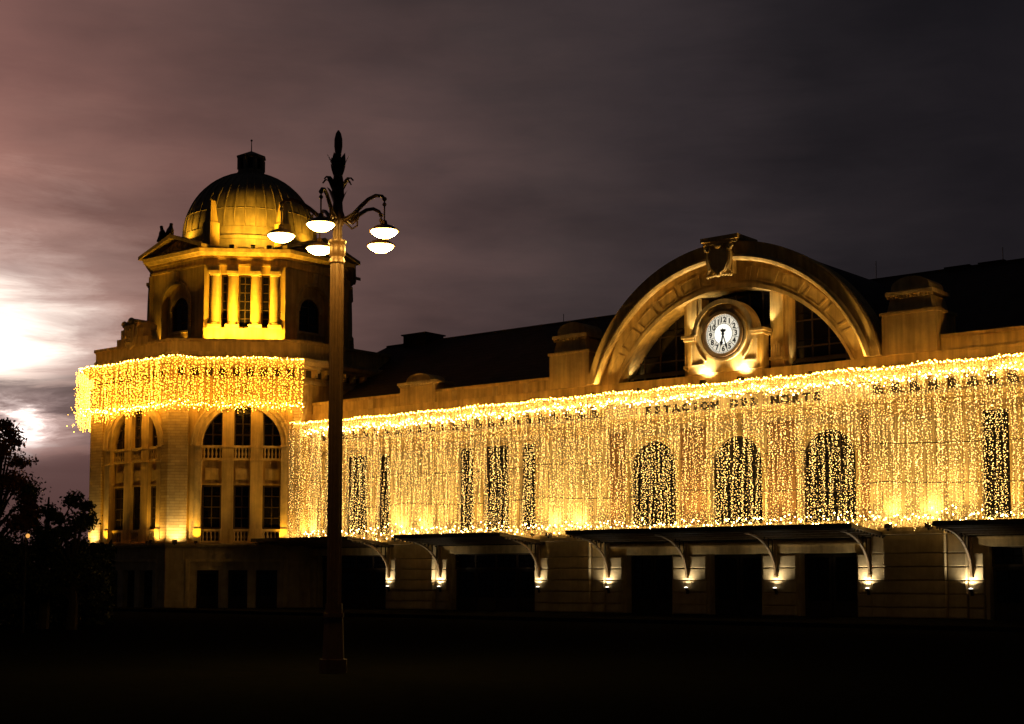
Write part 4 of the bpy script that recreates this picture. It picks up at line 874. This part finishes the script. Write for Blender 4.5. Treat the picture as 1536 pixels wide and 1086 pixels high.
def curtain(path, zt, zb, strand, gap, rmean, billow=.06, sway=.0, ragged=.25):
    """path: polyline (x, y). Returns bulb centres, radii and strand lines."""
    P = [np.array(p, float) for p in path]; cs, rs, lines = [], [], []
    for a, b_ in zip(P[:-1], P[1:]):
        L_ = np.linalg.norm(b_ - a); d = (b_ - a) / L_; nrm = np.array([d[1], -d[0]])
        k = int(L_ / strand)
        for i in range(k):
            u = (i + .5 + rng.normal(0, .28)) / k; base = a + (b_ - a) * u
            lo = zb(u) if callable(zb) else zb; lo = lo - rng.uniform(0, ragged) + (rng.uniform(0, .5) if rng.random() < .12 else 0)
            n = int((zt - lo) / gap); z = zt - (np.arange(n) + rng.uniform(0, 1)) * gap + rng.normal(0, gap * .30, n)
            h = (zt - z) / (zt - lo)
            ph = rng.uniform(0, 6.28); off = rng.normal(0, billow) + .05 * np.sin(z * 1.3 + ph) * billow / .06 + rng.normal(0, .02, n)
            al = rng.normal(0, .030, n) + .03 * np.sin(z * .9 + ph) + sway * h ** 2
            xy = base[None] + d[None] * al[:, None] + nrm[None] * off[:, None]
            cs.append(np.column_stack([xy, z]))
            r = np.clip(rng.lognormal(math.log(rmean), .28, n), rmean * .55, rmean * 2.0); r[rng.random(n) < .025] *= 1.7; rs.append(r)
            lines.append([(base[0] + nrm[0] * off.mean(), base[1] + nrm[1] * off.mean(), zt), (base[0] + nrm[0] * off.mean() + d[0] * sway, base[1] + nrm[1] * off.mean() + d[1] * sway, lo)])
    return np.concatenate(cs), np.concatenate(rs), lines
def wires(lines, parent):
    mb = MB(); r = .004
    for (p, q) in lines: mb.sweep([[(p[0] + r, p[1], p[2]), (p[0] - r, p[1] + r, p[2]), (p[0] - r, p[1] - r, p[2])], [(q[0] + r, q[1], q[2]), (q[0] - r, q[1] + r, q[2]), (q[0] - r, q[1] - r, q[2])]], caps=False)
    o = part('strand', mb, 'wire', parent); o['kind'] = 'stuff'
def edge_bulbs(path, z, parent, step=.055, jz=.035, jo=.03, m='rope'):                 # the thicker garland along the cornice edge, and added ones lower down
    cs = []
    for a, b_ in zip(path[:-1], path[1:]):
        a, b_ = np.array(a, float), np.array(b_, float); L = np.linalg.norm(b_ - a); n = int(L / step); u = (np.arange(n) + rng.uniform(0, 1, n)) / n
        xy = a[None] + (b_ - a)[None] * u[:, None]; sagz = z + .035 * np.sin(u * L * 1.6) + rng.normal(0, jz, n); cs.append(np.column_stack([xy + rng.normal(0, jo, (n, 2)), sagz]))
    C = np.concatenate(cs); R = rng.uniform(.016, .034, len(C))
    o = link('edge_bulb', bulb_mesh('edge_bulb', C, R, m), None, parent); o['kind'] = 'stuff'
hc = thing('light_curtain', 'long curtain of pale gold string lights hanging across the hall facade above the canopies', 'string lights', tuple(O0), -TH)
C_, R_, L_ = curtain([(-26.82, -1.66), (-26.45, -1.08), (19.0, -1.0)], 10.17, 3.92, .080, .090, .0140, .09, -.05, .36)
keep = ~((np.abs(C_[:, 0]) < 4.7) & (C_[:, 2] > 9.14) & (C_[:, 2] < 9.64) & (rng.random(len(C_)) < .62)); C_, R_ = C_[keep], R_[keep]   # strands were tied aside at the lettering
o = link('bulb', bulb_mesh('bulb', C_, R_, 'bulb'), None, hc); o['kind'] = 'stuff'
wires(L_, hc)
edge_bulbs([(-26.80, -1.64), (-26.43, -1.05), (19.0, -.97)], 10.20, hc); edge_bulbs([(-26.6, -.84), (19.0, -.84)], 9.74, hc, .070, .12, .03, 'garland'); edge_bulbs([(-26.6, -.80), (19.0, -.80)], 4.12, hc, .12, .16, .03, 'garland')  # the two inner garlands are added to brighten the wall
for z0, sag in ((7.15, .16), (5.6, .2)):
    k = MB(); pts = []
    xs = [-27.2, -18.7, -9.9, 7.6, 18.8] if z0 > 6 else [-27.2, -18.7, -9.9, -1.2, 7.6, 18.8]
    for a, c_ in zip(xs[:-1], xs[1:]):
        for i in range(14): u = i / 14; pts.append((a + (c_ - a) * u, -.90, z0 - sag * 4 * u * (1 - u)))
    k.tube(pts, .022, 5); part('cable', k, 'wire', hc)
tcn = thing('light_curtain', 'short curtain of gold string lights wrapped round the tower below its parapet', 'string lights', tuple(HW(TC_S, TC_Y, 0)), -TH)
ov = octp(AP0 + .80)           # vertices; face i lies between vertex angles phi -+ 22.5
def vtx(deg, ap): R_ = ap / cos(pi / 8); return (R_ * cos(radians(deg)), R_ * sin(radians(deg)))
v_l, v_m, v_r = vtx(-112.5, AP0 + .8), vtx(-67.5, AP0 + .8), vtx(-22.5, AP0 + .8)
v_r = (v_r[0] - .05, v_r[1] - .05)
c1, r1, l1 = curtain([v_l, v_m], 13.72, lambda u: 10.62 + .35 * u, .115, .125, .020, .07, -.03, .35)
c2, r2, l2 = curtain([v_m, v_r], 13.72, lambda u: 11.0, .115, .125, .020, .07, -.03, .35)
v_ll = vtx(-157.5, AP0 + .8)                      # round the far side, seen past the edge of the wall
c3, r3, l3 = curtain([v_ll, v_l], 13.70, lambda u: 10.75 - .2 * u, .10, .12, .021, .08, .03, .4)
hh = np.clip((13.5 - c3[:, 2]) / 3.0, 0, 1); near = np.clip((((c3[:, 0] - v_l[0]) ** 2 + (c3[:, 1] - v_l[1]) ** 2) ** .5), 0, 3)
blow = (rng.random(len(c3)) < .35) * rng.exponential(.16, len(c3)) * (hh + .15) * (near < 1.6)         # the wind lifts the strands at the corner
c3[:, 0] -= TX.x * blow; c3[:, 1] -= IN.x * blow; c3[:, 2] -= blow * .8
Ct = np.concatenate([c1, c2, c3]); Rt = np.concatenate([r1, r2, r3])
o = link('bulb', bulb_mesh('bulb', Ct, Rt, 'bulb_gold'), None, tcn); o['kind'] = 'stuff'
wires(l1 + l2 + l3, tcn)
edge_bulbs([v_ll, v_l, v_m, v_r], 13.72, tcn, .09); edge_bulbs([vtx(-112.5, AP0 + .72), vtx(-67.5, AP0 + .72), (v_r[0] - .1, v_r[1])], 11.14, tcn, .085, .10, .03, 'added_garland_gold')  # the lower garland is added to brighten the tower wall

# ================================================================== THE STREET LAMP
lamp = thing('street_lamp', 'tall brown street lamp with five glowing lanterns and leafy finial in front of the facade', 'street lamp', (-3.235, 27.0, 0))
k = MB(); n = 32
def flute(r, z): return [((r - (.012 if i % 2 else 0)) * cos(2 * pi * i / n), (r - (.012 if i % 2 else 0)) * sin(2 * pi * i / n), z) for i in range(n)]
k.sweep([flute(.135, 1.25), flute(.132, 4), flute(.126, 7.5)]); part('post', k, 'post', lamp)
k = MB(); k.slab(octp(.24), 0.004, .25); k.slab(octp(.19), .253, 1.0, octp(.165)); k.slab(octp(.18), 1.003, 1.08); k.slab(octp(.15), 1.083, 1.25); part('pedestal', k, 'post', lamp)
k = MB(); k.lathe([(.13, 7.5), (.15, 7.52), (.15, 7.56), (.128, 7.6), (.128, 7.64), (.15, 7.67), (.155, 7.8), (.14, 7.86), (.17, 7.9), (.17, 7.94), (.09, 7.96), (.085, 8.2), (.13, 8.28), (.13, 8.42), (.10, 8.5), (.085, 8.7)], 0, 0, 24); part('capital', k, 'post', lamp, True)
k = MB(); k.lathe([(.085, 8.7), (.12, 8.78), (.11, 8.95), (.085, 9.15), (.07, 9.4), (.055, 9.52), (.06, 9.6), (.078, 9.72), (.075, 9.86), (.05, 9.97), (.012, 10.03)], 0, 0, 16); fin = part('finial', k, 'post', lamp, True)
def leaf_blade(a, z0, ln, out, curl):
    k = MB(); rows = []; ca, sa = cos(a), sin(a)
    for i in range(8):
        u = i / 7; r = .07 + out * u ** 1.6; z = z0 + ln * u - curl * max(0, u - .62) ** 2 * 6; w = .080 * sin(pi * (.15 + .85 * u)) + .006; th = .012
        rows.append([(r * ca - w * sa, r * sa + w * ca, z), (r * ca * 1.0 + th * ca, r * sa + th * sa, z + .01), (r * ca + w * sa, r * sa - w * ca, z), (r * ca - th * ca, r * sa - th * sa, z - .01)])
    k.sweep(rows); part('leaf', k, 'post', fin)
for i in range(6): leaf_blade(2 * pi * i / 6 + .25, 9.15, .42, .13, .02)
for i in range(6): leaf_blade(2 * pi * i / 6 + .75, 8.82, .42, .24, .22)
for i in range(4): leaf_blade(2 * pi * i / 4 + .4, 8.62, .35, .14, .05)
R5 = 1.03
for j, phi in enumerate((-10, 62, 134, 206, 278)):
    a = radians(phi - 90); ca, sa = cos(a), sin(a)
    pr = [(.10, 8.33), (.22, 8.34), (.36, 8.40), (.52, 8.53), (.68, 8.64), (.84, 8.69), (.98, 8.66), (R5, 8.60)]
    k = MB(); k.tube([(r * ca, r * sa, z) for r, z in pr], [.05, .046, .042, .04, .036, .034, .032, .03], 8); k.tube([(.2 * ca, .2 * sa, 8.30), (.34 * ca, .34 * sa, 8.22), (.46 * ca, .46 * sa, 8.30), (.46 * ca, .46 * sa, 8.42)], .018, 6)
    arm = part('arm', k, 'post', lamp, True)
    k = MB(); k.tube([(R5 * ca, R5 * sa, 8.62), (R5 * ca, R5 * sa, 8.16)], .016, 6); k.ball((R5 * ca, R5 * sa, 8.50), .04, n=8, m=4); k.ball((R5 * ca, R5 * sa, 8.60), .045, n=8, m=4); part('hanger', k, 'post', arm, True)
    k = MB(); k.lathe([(.275, 8.00), (.27, 8.02), (.17, 8.09), (.06, 8.13), (.045, 8.20)], R5 * ca, R5 * sa, 20); part('lantern_shade', k, 'post', arm, True)
    k = MB(); k.lathe([(.03, 7.875), (.12, 7.895), (.20, 7.94), (.245, 7.995)], R5 * ca, R5 * sa, 20); part('lantern_bowl', k, 'bowl', arm, True)

# ================================================================== TREES AND HEDGE ON THE LEFT
def tree(x, y, h, spread, nleaf, label, m='leaf', seed=1, low=.25, cat='tree', name='deciduous_tree'):
    rg = np.random.default_rng(seed); t = thing(name, label, cat, (x, y, 0))
    k = MB(); th = h * .42; k.tube([(0, 0, 0.004), (.05, .02, th * .5), (-.03, .05, th), (.08, 0, h * .8)], [.20, .16, .12, .03], 8)
    part('trunk', k, 'bark', t, True)
    cl = []
    for i in range(22):
        a = rg.uniform(0, 6.28); r = spread * sqrt(rg.uniform(.05, 1)) * .8; z = h * rg.uniform(low, .92); r *= (1.15 - .65 * max(0, (z / h - .55) / .4))
        c = (r * cos(a), r * sin(a), z); cl.append((c, rg.uniform(.20, .42) * spread * .85))
        k = MB(); zb = min(z * .75, th); k.tube([(0, 0, zb), (c[0] * .5, c[1] * .5, (zb + z) / 2 + .1), c], [.07, .045, .015], 5); part('limb', k, 'bark', t)
    per = nleaf // len(cl); V = []; Fc = []
    for c, r in cl:
        for _ in range(per):
            d = rg.normal(0, 1, 3); d /= np.linalg.norm(d); p = np.array(c) + d * r * min(1.35, abs(rg.normal(.62, .36))) * np.array([1.1, 1.1, .85])
            u = rg.normal(0, 1, 3); u /= np.linalg.norm(u); v = np.cross(u, rg.normal(0, 1, 3)); v /= np.linalg.norm(v); s = rg.uniform(.035, .085); w = s * .6
            o_ = len(V); V += [tuple(p - u * s), tuple(p + v * w), tuple(p + u * s), tuple(p - v * w)]; Fc.append((o_, o_ + 1, o_ + 2, o_ + 3))
    me = bpy.data.meshes.new('crown'); me.from_pydata(V, [], Fc); o = link('crown', me, m, t); return t
tree(-17.45, 50.0, 8.3, 1.3, 9000, 'tallest dark tree cut by the photo edge with rust coloured leaves against the sunset', 'leafb', 3, .3)
tree(-15.9, 50.5, 5.6, 1.75, 12000, 'dark round bushy tree in the middle of the dark group beside the tower', 'leaf', 5, .18)
tree(-14.65, 49.5, 4.5, 1.2, 8000, 'small dark tree closest to the tower wall', 'leaf', 8, .18)
tree(-17.2, 48.0, 4.7, 1.4, 8000, 'dark tree standing in front of the tallest rust leaved tree', 'leaf', 11, .15)
tree(-19.5, 52.0, 6.0, 1.5, 3000, 'tree beyond the photo edge behind the rust leaved one', 'leaf', 15, .2)
def hedge():
    rg = np.random.default_rng(4); V = []; Fc = []
    for _ in range(9000):
        p = np.array([rg.uniform(-26, -14.8), 55 + rg.uniform(-.6, .6), 2.9 * rg.uniform(0, 1) ** .7 + .12 * sin(rg.uniform(0, 6))])
        u = rg.normal(0, 1, 3); u /= np.linalg.norm(u); v = np.cross(u, rg.normal(0, 1, 3)); v /= np.linalg.norm(v); s = rg.uniform(.10, .18); w = s * .7
        o_ = len(V); V += [tuple(p - u * s), tuple(p + v * w), tuple(p + u * s), tuple(p - v * w)]; Fc.append((o_, o_ + 1, o_ + 2, o_ + 3))
    me = bpy.data.meshes.new('hedge'); me.from_pydata(V, [], Fc); o = link('hedge', me, 'leaf'); tag(o, 'low dark hedge running behind the trees beside the tower', 'hedge')
hedge()
# far street light seen between the trunks
q = thing('far_street_light', 'tiny orange street light glowing low among the dark trees', 'street lamp', (-15.4, 46.9, 0))
k = MB(); k.tube([(0, 0, .004), (0, 0, 3.0)], .04, 6); k.tube([(0, 0, 3.0), (.06, -.04, 3.1), (.1, -.08, 3.1)], .025, 6); part('pole', k, 'iron', q)
k = MB(); k.ball((.1, -.08, 3.05), .07, n=8, m=6); part('globe', k, 'far', q)
